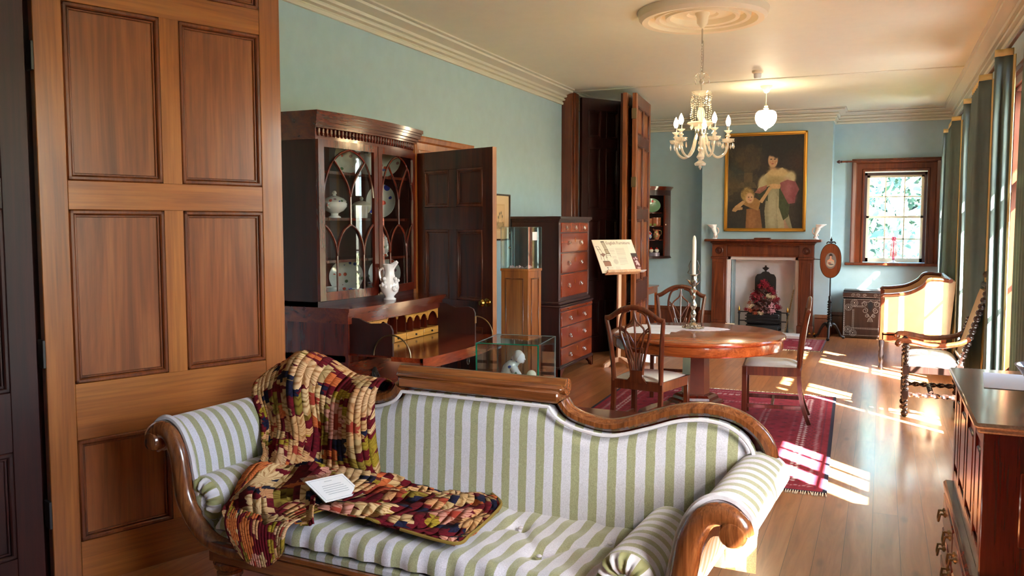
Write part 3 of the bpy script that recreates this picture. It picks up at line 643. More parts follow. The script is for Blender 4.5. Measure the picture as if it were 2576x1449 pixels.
for x, z in ((-.905, .482), (.90, .487)):
    bo = MB(); r = .098; bo.T = Matrix.Translation((x, .05, z)) @ Matrix.Rotation(R(-90), 4, 'X')
    bo.lathe([(r * .97, 0), (r, .01), (r, .48), (r * .9, .5), (.0001, .51)], n=40); o = bo.build('bolster', M['stry'], sofa)
    e = MB(); N = 72; V = []; F = []
    for j, (rr, dd) in enumerate([(.985, 0), (.98, .012), (.86, .030), (.6, .036), (.36, .022), (.26, .004)]):
        for i in range(N):
            a = 2 * PI * i / N; pl2 = (.007 * math.cos(a * 18)) * (1 - abs(j - 2.5) / 4); R2 = r * rr + pl2 * .4; V.append((x + R2 * math.cos(a), .05 - dd - pl2, z + R2 * math.sin(a)))
    e.add(V, [])
    for j in range(5):
        for i in range(N): e.f.append((j * N + i, j * N + (i + 1) % N, (j + 1) * N + (i + 1) % N, (j + 1) * N + i)); e.m.append((i // 4) % 2)
    pe = e.build('pleated_end', [M['strG'], M['strW']], o, ang=80)
    e = MB(); e.T = Matrix.Translation((x, .047, z)) @ Matrix.Rotation(R(90), 4, 'X'); e.lathe([(.034, 0), (.035, .014), (.028, .024), (.012, .03), (.0001, .031)], n=24); e.T = Matrix(); e.build('button', M['strx'], o)
# throw
m, nt, p, _ = newmat('needlework_roses'); v0 = coords(nt, (1, 1, 1), False, 'UV'); ns = nt.nodes.new('ShaderNodeTexNoise'); ns.inputs['Scale'].default_value = 7; ns.inputs['Detail'].default_value = 3; nt.links.new(v0, ns.inputs[0])
va = nt.nodes.new('ShaderNodeVectorMath'); va.operation = 'SCALE'; va.inputs['Scale'].default_value = .07; nt.links.new(ns.outputs['Color'], va.inputs[0]); vb = nt.nodes.new('ShaderNodeVectorMath'); nt.links.new(v0, vb.inputs[0]); nt.links.new(va.outputs[0], vb.inputs[1])
def lin(v, k, o): return mth(nt, 'MULTIPLY_ADD', v, k, o)
def flower(scale, petals, rad, off, jag=.35):
    """voronoi cells turned into petalled flowers: returns mask, petal streak, cell colour, radius ratio"""
    sh_ = nt.nodes.new('ShaderNodeVectorMath'); nt.links.new(vb.outputs[0], sh_.inputs[0]); sh_.inputs[1].default_value = (off, off * .7, 0)
    q = nt.nodes.new('ShaderNodeTexVoronoi'); q.voronoi_dimensions = '2D'; q.inputs['Scale'].default_value = scale; q.inputs['Randomness'].default_value = .8; nt.links.new(sh_.outputs[0], q.inputs['Vector'])
    df = nt.nodes.new('ShaderNodeVectorMath'); df.operation = 'SUBTRACT'; nt.links.new(sh_.outputs[0], df.inputs[0]); nt.links.new(q.outputs['Position'], df.inputs[1])
    sx = nt.nodes.new('ShaderNodeSeparateXYZ'); nt.links.new(df.outputs[0], sx.inputs[0]); an = mth(nt, 'ARCTAN2', sx.outputs[1], sx.outputs[0]); sc_ = nt.nodes.new('ShaderNodeSeparateColor'); nt.links.new(q.outputs['Color'], sc_.inputs[0])
    an2 = mth(nt, 'ADD', an, mth(nt, 'MULTIPLY', sc_.outputs[2], 6.28)); lobe = mth(nt, 'ABSOLUTE', mth(nt, 'SINE', mth(nt, 'MULTIPLY', an2, petals * .5)))
    jg = lin(noise(nt, vb.outputs[0], 40, 3), jag, -jag * .5); r_ = mth(nt, 'MULTIPLY', q.outputs['Distance'], 1.0); lim = mth(nt, 'MULTIPLY', mth(nt, 'ADD', lin(lobe, .38, .62), jg), rad)
    st = mth(nt, 'SINE', mth(nt, 'ADD', mth(nt, 'MULTIPLY', an2, petals * 3.0), mth(nt, 'MULTIPLY', noise(nt, vb.outputs[0], 22, 2), 9)))
    return mth(nt, 'LESS_THAN', r_, lim), mth(nt, 'MULTIPLY', lin(st, .5, .5), lin(lobe, .6, .4)), sc_, mth(nt, 'DIVIDE', r_, lim)
c = ramp(nt, noise(nt, v0, 60, 2), [(.3, srgb(66, 6, 16)), (.7, srgb(100, 14, 26))])
def layer(c, sc, pt_, rd_, off, cols, thr, dark, inner=None):
    m_, st, cc, rr = flower(sc, pt_, rd_, off); col = ramp(nt, cc.outputs[0], cols, 'CONSTANT'); shd = ramp(nt, st, [(.02, dark), (.18, (.78, .72, .64, 1)), (.8, (.96, .92, .86, 1))])
    col = mixc(nt, 1, col, shd, 'MULTIPLY')
    if inner: col = mixc(nt, mth(nt, 'MULTIPLY', mth(nt, 'LESS_THAN', rr, .34), mth(nt, 'GREATER_THAN', cc.outputs[2], .35)), col, inner)
    return mixc(nt, mth(nt, 'MULTIPLY', m_, mth(nt, 'GREATER_THAN', cc.outputs[1], thr)), c, col)
c = layer(c, 9, 3, .56, .37, [(0, srgb(176, 150, 110)), (.3, srgb(128, 110, 44)), (.5, srgb(190, 160, 120)), (.75, srgb(26, 28, 54)), (.9, srgb(150, 64, 44))], .42, (.45, .34, .22, 1))
c = layer(c, 13, 4, .50, 2.1, [(0, srgb(26, 28, 56)), (.35, srgb(200, 150, 110)), (.6, srgb(150, 130, 40)), (.8, srgb(188, 100, 56))], .55, (.6, .5, .4, 1))
c = layer(c, 5.0, 7, .46, 1.3, [(0, srgb(212, 184, 142)), (.4, srgb(200, 160, 116)), (.62, srgb(196, 112, 62)), (.78, srgb(210, 176, 140)), (.9, srgb(196, 140, 130))], .12, (.52, .36, .24, 1), srgb(146, 54, 40))
nt.links.new(c, p.inputs['Base Color']); p.inputs['Roughness'].default_value = .95; p.inputs['Specular IOR Level'].default_value = .2; bump(nt, p, noise(nt, v0, 160, 1), .25, .003)
M['throw'] = m; M['throwedge'] = plain('ochre_edging', srgb(128, 104, 40), .9)
def surf(rows, nu, nv, fold, name, parent, mat, seed=0, us=1.0, vs_=1.0, uo=0):
    rr = [spline(r, 8) for r in rows]; m_ = min(len(q) for q in rr)
    cols = [spline([rr[j][int(round(i * (len(rr[j]) - 1) / (nu - 1)))] for j in range(len(rows))], max(2, nv // (len(rows) - 1))) for i in range(nu)]
    nvv = len(cols[0]); G = [[Vector(cols[i][j]) for i in range(nu)] for j in range(nvv)]; V = []; uv = []
    for j in range(nvv):
        for i in range(nu):
            du = G[j][min(i + 1, nu - 1)] - G[j][max(i - 1, 0)]; dv = G[min(j + 1, nvv - 1)][i] - G[max(j - 1, 0)][i]; nn = du.cross(dv)
            nn = nn.normalized() if nn.length > 1e-9 else Vector((0, 0, 1))
            if nn.y > 0 and abs(nn.y) > abs(nn.z): nn = -nn
            elif nn.z < 0 and abs(nn.z) >= abs(nn.y): nn = -nn
            V.append(tuple(G[j][i] + nn * fold(i / (nu - 1), j / (nvv - 1)))); uv.append((uo + i / (nu - 1) * us, j / (nvv - 1) * vs_))
    mb = MB(); mb.add(V, [(j * nu + i, j * nu + i + 1, (j + 1) * nu + i + 1, (j + 1) * nu + i) for j in range(nvv - 1) for i in range(nu - 1)])
    o = mb.build(name, mat, parent, ang=180, solid=.007); ul = o.data.uv_layers.new(name='UVMap')
    for lp in o.data.loops: ul.data[lp.index].uv = uv[lp.vertex_index]
    return o
sofa_m = Matrix.Translation((-1.6, 2.525, 0)) @ Matrix.Rotation(R(-3.5), 4, 'Z')
throw = thing('tapestry_throw', 'maroon and cream floral needlework throw draped over the left of the striped sofa', 'throw', (-1.6, 2.525, 0), -3.5)
rowsA = [[(-1.02, .70, .70), (-.85, .71, .72), (-.62, .71, .72), (-.40, .70, .74)],
         [(-1.06, .66, .86), (-.86, .68, .955), (-.62, .68, .90), (-.40, .67, .87)],
         [(-1.10, .60, .862), (-.87, .60, .995), (-.60, .60, .925), (-.395, .60, .905)],
         [(-1.05, .51, .815), (-.85, .52, .90), (-.62, .52, .85), (-.39, .52, .84)],
         [(-.965, .46, .71), (-.80, .49, .70), (-.61, .50, .68), (-.375, .50, .68)],
         [(-.895, .38, .615), (-.77, .41, .60), (-.58, .44, .55), (-.34, .48, .53)],
         [(-.80, .27, .60), (-.70, .27, .535), (-.52, .28, .52), (-.28, .36, .52)],
         [(-.735, .10, .55), (-.66, .09, .505), (-.51, .09, .505), (-.31, .14, .505)],
         [(-.675, -.05, .47), (-.60, -.055, .48), (-.49, -.055, .48), (-.37, -.04, .485)],
         [(-.62, -.06, .375), (-.55, -.065, .33), (-.46, -.065, .33), (-.39, -.06, .385)]]
def foldA(u, v):
    w_ = math.sin(PI * min(1, max(0, (v - .12) / .75))) ; pinch = 1.0 - .35 * v
    return w_ * (.032 * math.sin(u * 12 + 6.5 * v + 1.0 * math.sin(5 * v)) + .009 * math.sin(u * 27 - 8 * v)) * (.4 + u * (1 - u) * 2.8) + .02 * w_ + .012
o1 = surf(rowsA, 90, 110, foldA, 'cloth', throw, M['throw'], us=.85, vs_=1.7)
rowsB = [[(-.46, .50, .545), (-.20, .50, .525), (.0, .52, .52), (.15, .55, .515)],
         [(-.52, .38, .55), (-.22, .40, .53), (.05, .42, .52), (.24, .46, .51)],
         [(-.60, .26, .555), (-.24, .28, .53), (.06, .28, .515), (.27, .30, .505)],
         [(-.64, .14, .55), (-.26, .16, .525), (.06, .15, .51), (.285, .14, .50)],
         [(-.60, .03, .535), (-.25, .09, .515), (.04, .08, .505), (.27, .06, .495)]]
def foldB(u, v): return .016 * math.sin(u * 9 + v * 5) * (1 - u) + .010 * math.sin(v * 16 + u * 6) * (1 - .6 * u) + .014 * math.exp(-((v - .25 - .25 * u) / .08) ** 2) * (1 - u) + .005 * math.sin(u * 31 + v * 19)
surf(rowsB, 70, 50, foldB, 'cloth_fold', throw, M['throw'], us=.95, vs_=.55, uo=2.3)
rowsC = [[(-.80, .20, .585), (-.66, .30, .60), (-.50, .36, .575)], [(-.77, .06, .535), (-.62, .12, .57), (-.45, .22, .56)], [(-.70, -.05, .49), (-.52, .0, .525), (-.36, .08, .535)], [(-.60, -.062, .42), (-.45, -.045, .48), (-.30, .0, .505)]]
surf(rowsC, 44, 40, lambda u, v: .018 * math.sin(u * 10 - v * 4) + .010 * math.sin(v * 13 + 3 * u), 'cloth_fold', throw, M['throw'], us=.5, vs_=.45, uo=4.1)
b = MB(); P = spline([(.155, .555, .517), (.245, .46, .516), (.277, .30, .512), (.29, .14, .508), (.272, .055, .502), (.04, .072, .508)], 8); b.tube(P, .0065, 6); plab(b.build('edging', M['throwedge'], throw), 'ochre edging along the right end')
# label card
def frame(ex, ey):
    ex = Vector(ex).normalized(); ey = Vector(ey); ey = (ey - ex * ey.dot(ex)).normalized(); ez = ex.cross(ey)
    return Matrix((ex, ey, ez)).transposed()
cdm = Matrix.Translation((-1.957, 2.750, .572)) @ Matrix(((.1935, -.872, .4497), (.9778, .2089, -.0157), (-.0803, .4427, .8931))).to_4x4()
card = thing('label_card', 'white museum label card in a clear sleeve lying on the floral throw on the sofa', 'label'); card.matrix_world = cdm
b = MB(); b.box(-.105, .105, -.08, .08, -.001, .001); b.build('card_sleeve', M['caseglass'], card)
b = MB(); b.box(-.10, .10, -.078, .055, .001, .0025); c_ = b.build('card', M['paper'], card)
b = MB(); M['grey'] = plain('print_grey', srgb(160, 170, 178), .7)
for a in ((-.09, .09, -.07, -.069), (-.09, .09, .046, .047), (-.09, -.089, -.07, .047), (.089, .09, -.07, .047)): b.box(a[0], a[1], a[2], a[3], .0025, .003)
for k, w_ in enumerate((.02, 0, .05, .055, .06, .06, .055)):
    if w_: b.box(-w_, w_, .03 - k * .012, .032 - k * .012, .0025, .003)
plab(b.build('print', M['grey'], card), 'faint grey printed lines')
# ================================================================ LEFT WALL FURNITURE
# ---- glazed secretaire bookcase
sec = thing('secretaire_bookcase', 'tall mahogany bureau bookcase with gothic glazed doors and a pulled-out writing drawer', 'bookcase', (-3.57, 5.03, 0), 90)
HW = .615
def bow(x, d=.07): return d * (1 - (x / HW) ** 2)
def bowpoly(w, y0, d, n=14, ex=0.0):   # xy polygon, back at y=0, front at -y0 bowed
    P = [(w, 0.0), (-w, 0.0)]; return P + [(-w + 2 * w * i / n, -(y0 + d * (1 - (-1 + 2 * i / n) ** 2)) - ex) for i in range(n + 1)]
b = MB(); b.box(-HW, -HW + .02, -.56, 0, .08, 1.06); b.box(HW - .02, HW, -.56, 0, .08, 1.06); b.box(-HW, HW, -.02, 0, .08, 1.06); b.prism(bowpoly(HW, .54, .04), .745, .785, 'z'); b.prism(bowpoly(HW, .54, .04), .06, .10, 'z')
b.box(-HW, -HW + .05, -.565, -.5, 0, .08); b.box(HW - .05, HW, -.565, -.5, 0, .08); b.box(-HW, -HW + .05, -.05, 0, 0, .08); b.box(HW - .05, HW, -.05, 0, 0, .08)
for z in (.30, .52): b.prism(bowpoly(HW - .01, .53, .04), z - .008, z + .008, 'z')
b.build('lower_carcase', M['maho'], sec)
b = MB(); b.prism(bowpoly(HW + .012, .575, .045), 1.045, 1.062, 'z'); b.prism(bowpoly(HW + .02, .585, .045), 1.06, 1.083, 'z'); b.prism(bowpoly(HW + .002, .565, .04), .985, 1.045, 'z'); b.build('lower_top', M['maho_h'], sec, ang=25)
for z0, z1 in ((.105, .29), (.31, .51), (.53, .74)):
    b = MB(); b.prism([(x, y) for x, y in bowpoly(HW - .03, .545, .042)], z0, z1, 'z'); dr = b.build('drawer', M['maho_h'], sec, ang=25)
    for x in (-.34, .34):
        y = -.545 - bow(x, .042); h = MB(); h.T = Matrix.Translation((x, y, (z0 + z1) / 2)) @ Matrix.Rotation(R(90), 4, 'X') @ Matrix.Scale(1.0, 4); h.lathe([(.034, 0), (.034, .004), (.026, .008), (.0001, .009)], n=20, sy=1.35)
        h.T = Matrix(); h.tube([(x - .02, y - .01, (z0 + z1) / 2 + .01), (x - .022, y - .026, (z0 + z1) / 2 - .02), (x + .022, y - .026, (z0 + z1) / 2 - .02), (x + .02, y - .01, (z0 + z1) / 2 + .01)], .004, 6); h.build('handle', M['black'], dr)
# writing drawer pulled out
wd = MB(); DY = -.86
wd.box(-.57, .57, DY, -.10, .785, .80)
wd.build('writing_surface', M['maho_h'], sec)
for s in (-1, 1):
    c_ = MB(); P = [(-.54, .80), (DY, .80), (DY, .955), (DY + .015, .985), (DY + .05, 1.0), (DY + .16, .992), (DY + .2, 1.005), (DY + .24, 1.02), (-.54, 1.025)]
    c_.prism([(y, z) for y, z in P], s * .575 - .008, s * .575 + .008, 'x'); ck = c_.build('drawer_cheek', M['maho_d'], sec)
    q = MB(); q.tube([(s * .59, DY - .0 + .13 * math.cos(a), .80 + .13 * math.sin(a)) for a in [PI * i / 16 for i in range(17)]], .005, 6); q.box(s * .575 - .012, s * .575 + .012, DY - .004, DY, .88, .93); plab(q.build('brass_quadrant', M['dbrass'], ck), 'arched brass quadrant stay')
b = MB(); P = [(.6, DY), (-.6, DY)] + [(-.6 + 1.2 * i / 14, DY - .22 - .045 * (1 - (-1 + 2 * i / 14) ** 2)) for i in range(15)]
b.prism(P, .772, .80, 'z'); b.prism([(-.6 + 1.2 * i / 14, DY - .222 - .045 * (1 - (-1 + 2 * i / 14) ** 2)) for i in range(15)] + [(.6 - 1.2 * i / 14, DY - .20 - .045 * (1 - (-1 + 2 * (14 - i) / 14) ** 2)) for i in range(15)], .735, .801, 'z')
ff = b.build('fall_front', M['red'], sec, ang=25); plab(ff, 'bowed drop front of the writing drawer')
for x in (-.38, .02): h = MB(); h.tube([(x + .016 * math.cos(a), DY - .215, .70 + .026 * math.sin(a)) for a in [2 * PI * i / 14 for i in range(14)]], .003, 6, closed=True); h.build('ring_handle', M['silver'], ff)
h = MB(); h.box(.36, .42, DY - .255, DY - .248, .76, .775); h.build('lock_plate', M['dbrass'], ff)
# pigeonholes
yf = -.555; b = MB(); b.box(-.565, .565, yf + .22, yf + .24, .80, 1.03); b.box(-.565, .565, yf, yf + .24, 1.028, 1.038)
for x in (-.565, -.36, -.15, -.02, .10, .20, .30, .40, .565): b.box(x - .004, x + .004, yf + .002, yf + .24, .855, 1.03)
b.build('pigeonhole_unit', M['maho'], sec)
for x0, x1, z0, z1 in ((-.56, -.365, .802, .852), (-.355, -.155, .802, .852), (-.145, .095, .802, .852), (.105, .335, .802, .852), (.345, .56, .802, .852), (-.56, -.34, .975, 1.026), (-.335, -.155, .975, 1.026), (.105, .395, .975, 1.026), (.40, .56, .990, 1.026)):
    q = MB(); q.box(x0, x1, yf - .006, yf + .15, z0, z1, .002); d_ = q.build('small_drawer', M['satin'], sec)
    if x1 - x0 > .17:
        q = MB(); xm = (x0 + x1) / 2; q.ball((xm, yf - .014, (z0 + z1) / 2), .008, 8); q.build('knob', M['black'], d_)
def arch(x0, x1, z1, hh):
    n = 10; P = [(x0, z1)] + [(x0 + .003 + (x1 - x0 - .006) * (i / n), z1 - hh + (hh * .75) * math.sin(PI * i / n) ** .6) for i in range(n + 1)] + [(x1, z1)]
    return P
for x0, x1, z1, hh in ((-.15, -.02, 1.026, .07), (-.02, .10, 1.026, .07), (-.36, -.255, .972, .05), (-.255, -.15, .972, .05), (.10, .20, .972, .05), (.20, .30, .972, .05), (.30, .40, .972, .05), (.40, .56, .988, .08), (-.56, -.36, .972, .05)):
    q = MB(); q.prism(arch(x0, x1, z1, hh), yf - .004, yf + .004, 'y'); q.build('pigeonhole_arch', M['satin'], sec)
# upper cabinet
UW = .60; UD = .33; DD = .055; Z0, Z1 = 1.083, 2.20
b = MB(); b.box(-UW, -UW + .02, -UD, 0, Z0, 2.25); b.box(UW - .02, UW, -UD, 0, Z0, 2.25); b.box(-UW, UW, -.015, 0, Z0, 2.25); b.prism(bowpoly(UW, UD, DD), Z0, Z0 + .03, 'z'); b.prism(bowpoly(UW - .001, UD, DD), 2.135, 2.25, 'z'); b.build('upper_carcase', M['maho_d'], sec)
b = MB()
for i, (e, z0, z1) in enumerate([(.004, 2.13, 2.20), (.022, 2.20, 2.215), (.032, 2.215, 2.235), (.045, 2.235, 2.258), (.052, 2.258, 2.275), (.06, 2.275, 2.30)]): b.prism(bowpoly(UW + e, UD + e, DD), z0, z1, 'z')
b.build('cornice', M['maho_h'], sec, ang=25)
b = MB(); n = 34
for i in range(n):
    x = -UW + 2 * UW * (i + .5) / n; y = -(UD + .004 + DD * (1 - (x / UW) ** 2)); b.box(x - .011, x + .011, y - .013, y, 2.165, 2.20, .004); b.ball((x, y - .004, 2.163), .009, 6, sz=1.4)
b.build('dentil_moulding', M['maho'], sec)
for z in (1.36, 1.635, 1.935):
    b = MB(); b.box(-UW + .02, UW - .02, -UD + .02, -.015, z - .009, z + .009); b.build('shelf', M['maho'], sec)
def yfr(x): return -(UD + DD * (1 - (x / UW) ** 2))
for s in (-1, 1):
    xa, xb = (-UW, -.004) if s < 0 else (.004, UW)
    def band(mb, x0, x1, z0, z1, t=.022, n=8):
        for i in range(n):
            u0 = x0 + (x1 - x0) * i / n; u1 = x0 + (x1 - x0) * (i + 1) / n
            mb.add([(u0, yfr(u0), z0), (u1, yfr(u1), z0), (u1, yfr(u1), z1), (u0, yfr(u0), z1), (u0, yfr(u0) - t, z0), (u1, yfr(u1) - t, z0), (u1, yfr(u1) - t, z1), (u0, yfr(u0) - t, z1)], [(0, 3, 2, 1), (4, 5, 6, 7), (0, 1, 5, 4), (3, 7, 6, 2), (0, 4, 7, 3), (1, 2, 6, 5)])
    b = MB(); sw = .048; band(b, xa, xa + sw, Z0 + .035, 2.13, n=1); band(b, xb - sw, xb, Z0 + .035, 2.13, n=1); band(b, xa + sw, xb - sw, 2.085, 2.13); band(b, xa + sw, xb - sw, Z0 + .035, Z0 + .09)
    dr = b.build('glazed_door', M['maho'], sec, ang=30)
    gx0, gx1 = xa + sw, xb - sw; gm = (gx0 + gx1) / 2; gw = (gx1 - gx0) / 2; gz0, gz1 = Z0 + .09, 2.085
    def ps(P): return [(gm + x * gw, yfr(gm + x * gw) - .012, z) for x, z in P]
    tr = MB()
    A = [(-1, 1.78), (-.93, 1.87), (-.72, 1.98), (-.4, 2.05), (0, 2.083)]
    L = [A, mx2 := [(-x, z) for x, z in A], [(-.62, 2.012), (-.36, 1.94), (-.12, 1.86), (0, 1.78)], [(.62, 2.012), (.36, 1.94), (.12, 1.86), (0, 1.78)], [(0, 1.78), (0, 1.60)],
         [(0, 1.60), (-.28, 1.56), (-.48, 1.48), (-.54, 1.40)], [(0, 1.60), (.28, 1.56), (.48, 1.48), (.54, 1.40)], [(-1, 1.60), (-.8, 1.56), (-.6, 1.48), (-.54, 1.40)], [(1, 1.60), (.8, 1.56), (.6, 1.48), (.54, 1.40)], [(-.54, 1.40), (-.54, gz0)], [(.54, 1.40), (.54, gz0)]]
    for P in L: tr.tube(ps(spline(P, 5) if len(P) > 2 else P), .0075, 6)
    tr.build('gothic_tracery', M['maho'], dr)
    g = MB(); n = 8
    for i in range(n):
        u0 = gx0 + (gx1 - gx0) * i / n; u1 = gx0 + (gx1 - gx0) * (i + 1) / n; g.add([(u0, yfr(u0) - .005, gz0), (u1, yfr(u1) - .005, gz0), (u1, yfr(u1) - .005, gz1), (u0, yfr(u0) - .005, gz1)], [(0, 1, 2, 3)])
    g.build('pane', M['oldglass'], dr, ang=60)
def sw_(x, y, z): return Vector((-3.57 - y, 5.03 + x, z))  # local -> world
# crockery
def pat(name, bg, cols, sc=26, th=.32):
    m, nt, p, _ = newmat(name); v = coords(nt); q = nt.nodes.new('ShaderNodeTexVoronoi'); q.inputs['Scale'].default_value = sc; nt.links.new(v, q.inputs['Vector']); s_ = nt.nodes.new('ShaderNodeSeparateColor'); nt.links.new(q.outputs['Color'], s_.inputs[0])
    cc = ramp(nt, s_.outputs[0], [(i / len(cols), c) for i, c in enumerate(cols)], 'CONSTANT'); k = mth(nt, 'MULTIPLY', mth(nt, 'LESS_THAN', q.outputs['Distance'], th), mth(nt, 'GREATER_THAN', s_.outputs[1], .4))
    nt.links.new(mixc(nt, k, bg, cc), p.inputs['Base Color']); p.inputs['Roughness'].default_value = .15; p.inputs['Coat Weight'].default_value = .5; return m
Wc = srgb(206, 208, 206)
M['pfl'] = pat('floral_china', Wc, [srgb(60, 80, 150), srgb(190, 80, 60), srgb(90, 120, 90), srgb(150, 120, 130)])
M['pbl'] = pat('imari_china', Wc, [srgb(30, 50, 150), srgb(40, 60, 160), srgb(200, 70, 60)], 18, .5)
M['pgr'] = pat('green_china', srgb(120, 160, 130), [srgb(220, 220, 200), srgb(190, 60, 60)], 16, .3)
M['pbr'] = pat('brown_lustre', srgb(150, 90, 60), [srgb(120, 130, 70), srgb(210, 150, 110), srgb(150, 50, 40)], 26, .45)
def lath(name, prof, mat, parent, n=28, **k): b = MB(); b.lathe(prof, (0, 0, 0), n, **k); return b.build(name, mat, parent, ang=50)
def plate(pos, r, tilt, face, mat, lab, ov=1.0, group=None, cat='plate'):
    """plate standing on edge leaning back; face = world heading of its front in degrees"""
    b = MB(); b.T = Matrix.Translation((0, 0, r * .98)) @ Matrix.Rotation(R(90 - tilt), 4, 'X')
    b.lathe([(.0001, .004), (r * .55, .004), (r * .62, .010), (r * .95, .022), (r, .026), (r, .02), (r * .6, .004), (r * .5, -.002), (.0001, -.002)], (0, 0, 0), 40, sx=ov)
    o = b.build('plate', mat, None, ang=50); o.location = pos; o.rotation_euler = (0, 0, R(face + 90)); return tag(o, lab, cat, group)
SG = 'crockery inside the glazed bureau bookcase'
def pot(pos, lab, kind, mat, sc=1, rz=0, cat='pot', group=SG, trim=None):
    t = thing(kind, lab, cat, tuple(pos), rz, group)
    if kind == 'tureen':
        lath('bowl', [(.0001, 0), (.05, 0), (.048, .008), (.028, .02), (.03, .035), (.07, .055), (.095, .085), (.098, .11), (.088, .125), (.08, .125), (.08, .11), (.0001, .08)], mat, t)
        l = lath('lid', [(.09, .122), (.094, .13), (.075, .15), (.04, .165), (.015, .172), (.012, .18), (.02, .19), (.014, .205), (.0001, .212)], trim or mat, t)
        for s in (-1, 1): b = MB(); b.tube(spline([(s * .092, 0, .075), (s * .12, 0, .085), (s * .125, 0, .105), (s * .092, 0, .112)], 5), .007, 7); b.build('handle', trim or mat, t)
    elif kind == 'jug':
        lath('body', [(.0001, 0), (.04, 0), (.045, .01), (.06, .05), (.06, .09), (.045, .13), (.042, .16), (.05, .185), (.046, .185), (.036, .16), (.0001, .12)], mat, t)
        b = MB(); b.tube(spline([(.044, 0, .17), (.085, 0, .165), (.09, 0, .11), (.058, 0, .06)], 5), .006, 7); b.build('handle', mat, t)
        b = MB(); b.tube([(-.04, 0, .165), (-.062, 0, .195)], [.02, .014], 8); b.build('spout', mat, t)
    elif kind == 'cup':
        lath('body', [(.0001, 0), (.04, 0), (.044, .006), (.046, .075), (.043, .075), (.04, .01), (.0001, .01)], mat, t)
        b = MB(); b.tube(spline([(.045, 0, .06), (.07, 0, .055), (.068, 0, .025), (.045, 0, .018)], 5), .004, 6); b.build('handle', mat, t)
    elif kind == 'bowl':
        lath('body', [(.0001, 0), (.025, 0), (.027, .01), (.05, .03), (.062, .06), (.058, .06), (.045, .03), (.0001, .015)], mat, t)
    elif kind == 'lidded_jar':
        lath('body', [(.0001, 0), (.03, 0), (.02, .015), (.022, .03), (.05, .05), (.055, .09), (.04, .12), (.036, .14), (.0001, .14)], mat, t)
        lath('lid', [(.038, .14), (.04, .15), (.02, .17), (.008, .175), (.012, .185), (.0001, .195)], trim or mat, t)
    elif kind == 'teapot':
        lath('body', [(.0001, 0), (.035, 0), (.04, .01), (.07, .04), (.078, .075), (.06, .105), (.035, .115), (.0001, .115)], mat, t)
        lath('lid', [(.036, .115), (.034, .125), (.012, .135), (.014, .15), (.0001, .156)], mat, t, n=20)
        b = MB(); b.tube(spline([(-.065, 0, .05), (-.10, 0, .07), (-.12, 0, .115)], 5), [.016] * 3 + [.012] * 4 + [.008] * 4, 8); b.build('spout', mat, t)
        b = MB(); b.tube(spline([(.055, 0, .1), (.10, 0, .105), (.11, 0, .06), (.068, 0, .045)], 5), .006, 7); b.build('handle', mat, t)
    t.scale = (sc, sc, sc); return t
H = -67.0
plate(sw_(-.03, -.20, 1.945), .125, 12, H, M['pfl'], 'flower-patterned plate standing on the top shelf behind the left glazed door', group=SG, ov=.8)
plate(sw_(.06, -.15, 1.945), .08, 12, H, M['pbl'], 'small blue and white plate leaning on the top shelf behind the milk jug', group=SG)
plate(sw_(.44, -.18, 1.945), .125, 12, H, M['pfl'], 'white plate with a flowered rim on the top shelf behind the right glazed door', group=SG)
plate(sw_(.365, -.20, 1.645), .125, 12, H, M['pbl'], 'oval blue, red and white platter standing on the middle shelf', ov=.85, group=SG, cat='platter')
plate(sw_(.47, -.16, 1.115), .12, 14, H, M['pfl'], 'gold-rimmed flowered plate on the cabinet floor behind the white ewer', group=SG)
plate(sw_(.03, -.12, 1.115), .12, 16, H, M['pfl'], 'large patterned dish leaning on the cabinet floor behind the left door', group=SG, cat='dish')
pot(sw_(.11, -.25, 1.945), 'cream and white milk jug on the top shelf of the glazed bureau', 'jug', M['china'], .8, 150, 'jug')
pot(sw_(-.22, -.20, 1.645), 'white footed tureen with a knobbed lid at the left of the middle shelf', 'tureen', M['china'], .86, 100, 'tureen', trim=M['pfl'])
pot(sw_(.15, -.17, 1.645), 'cream lidded sauce tureen in the middle of the middle shelf', 'tureen', M['pad'], .72, 100, 'tureen')
pot(sw_(.02, -.25, 1.645), 'plain white cup in front of the cream sauce tureen', 'cup', M['china'], 1.1, 100, 'cup')
pot(sw_(.41, -.20, 1.37), 'white urn-shaped jar with an orange band on the lower shelf', 'lidded_jar', M['pfl'], .8, 0, 'jar')
pot(sw_(-.33, -.25, 1.115), 'blue-patterned cup at the left end of the cabinet floor', 'cup', M['pbl'], 1.0, 60, 'cup')
pot(sw_(-.09, -.27, 1.115), 'small blue and white bowl in front of the large leaning dish', 'bowl', M['pbl'], .8, 0, 'bowl')
pot(sw_(.17, -.25, 1.115), 'red and blue mug standing beside the centre post of the bureau doors', 'cup', M['pbl'], 1.0, 100, 'cup')
# ewer on the bureau ledge
t = thing('ewer', 'white moulded porcelain ewer standing on the ledge of the glazed bureau', 'ewer', tuple(sw_(.02, -.475, 1.084)))
lath('body', [(.0001, 0), (.042, 0), (.044, .008), (.03, .018), (.032, .028), (.058, .055), (.066, .085), (.060, .12), (.042, .15), (.034, .18), (.033, .205), (.044, .232), (.05, .245), (.045, .245), (.03, .21), (.0001, .2)], M['china'], t, 32)
b = MB(); b.tube(spline([(-.03, -.01, .225), (-.06, -.03, .20), (-.055, -.03, .15), (-.04, -.02, .125)], 6), .007, 8); b.build('handle', M['china'], t)
b = MB()
for k in range(26):
    a = rng.rand() * 6.28; z = .07 + rng.rand() * .08; rr = .062 - .25 * max(0, z - .1) + .004; b.ball((rr * math.cos(a), rr * math.sin(a), z), .010 + .006 * rng.rand(), 8)
b.tube([(.03, .0, .235), (.062, .0, .262)], [.022, .012], 8)
plab(b.build('moulded_relief', M['china'], t), 'raised leaf and flower relief')
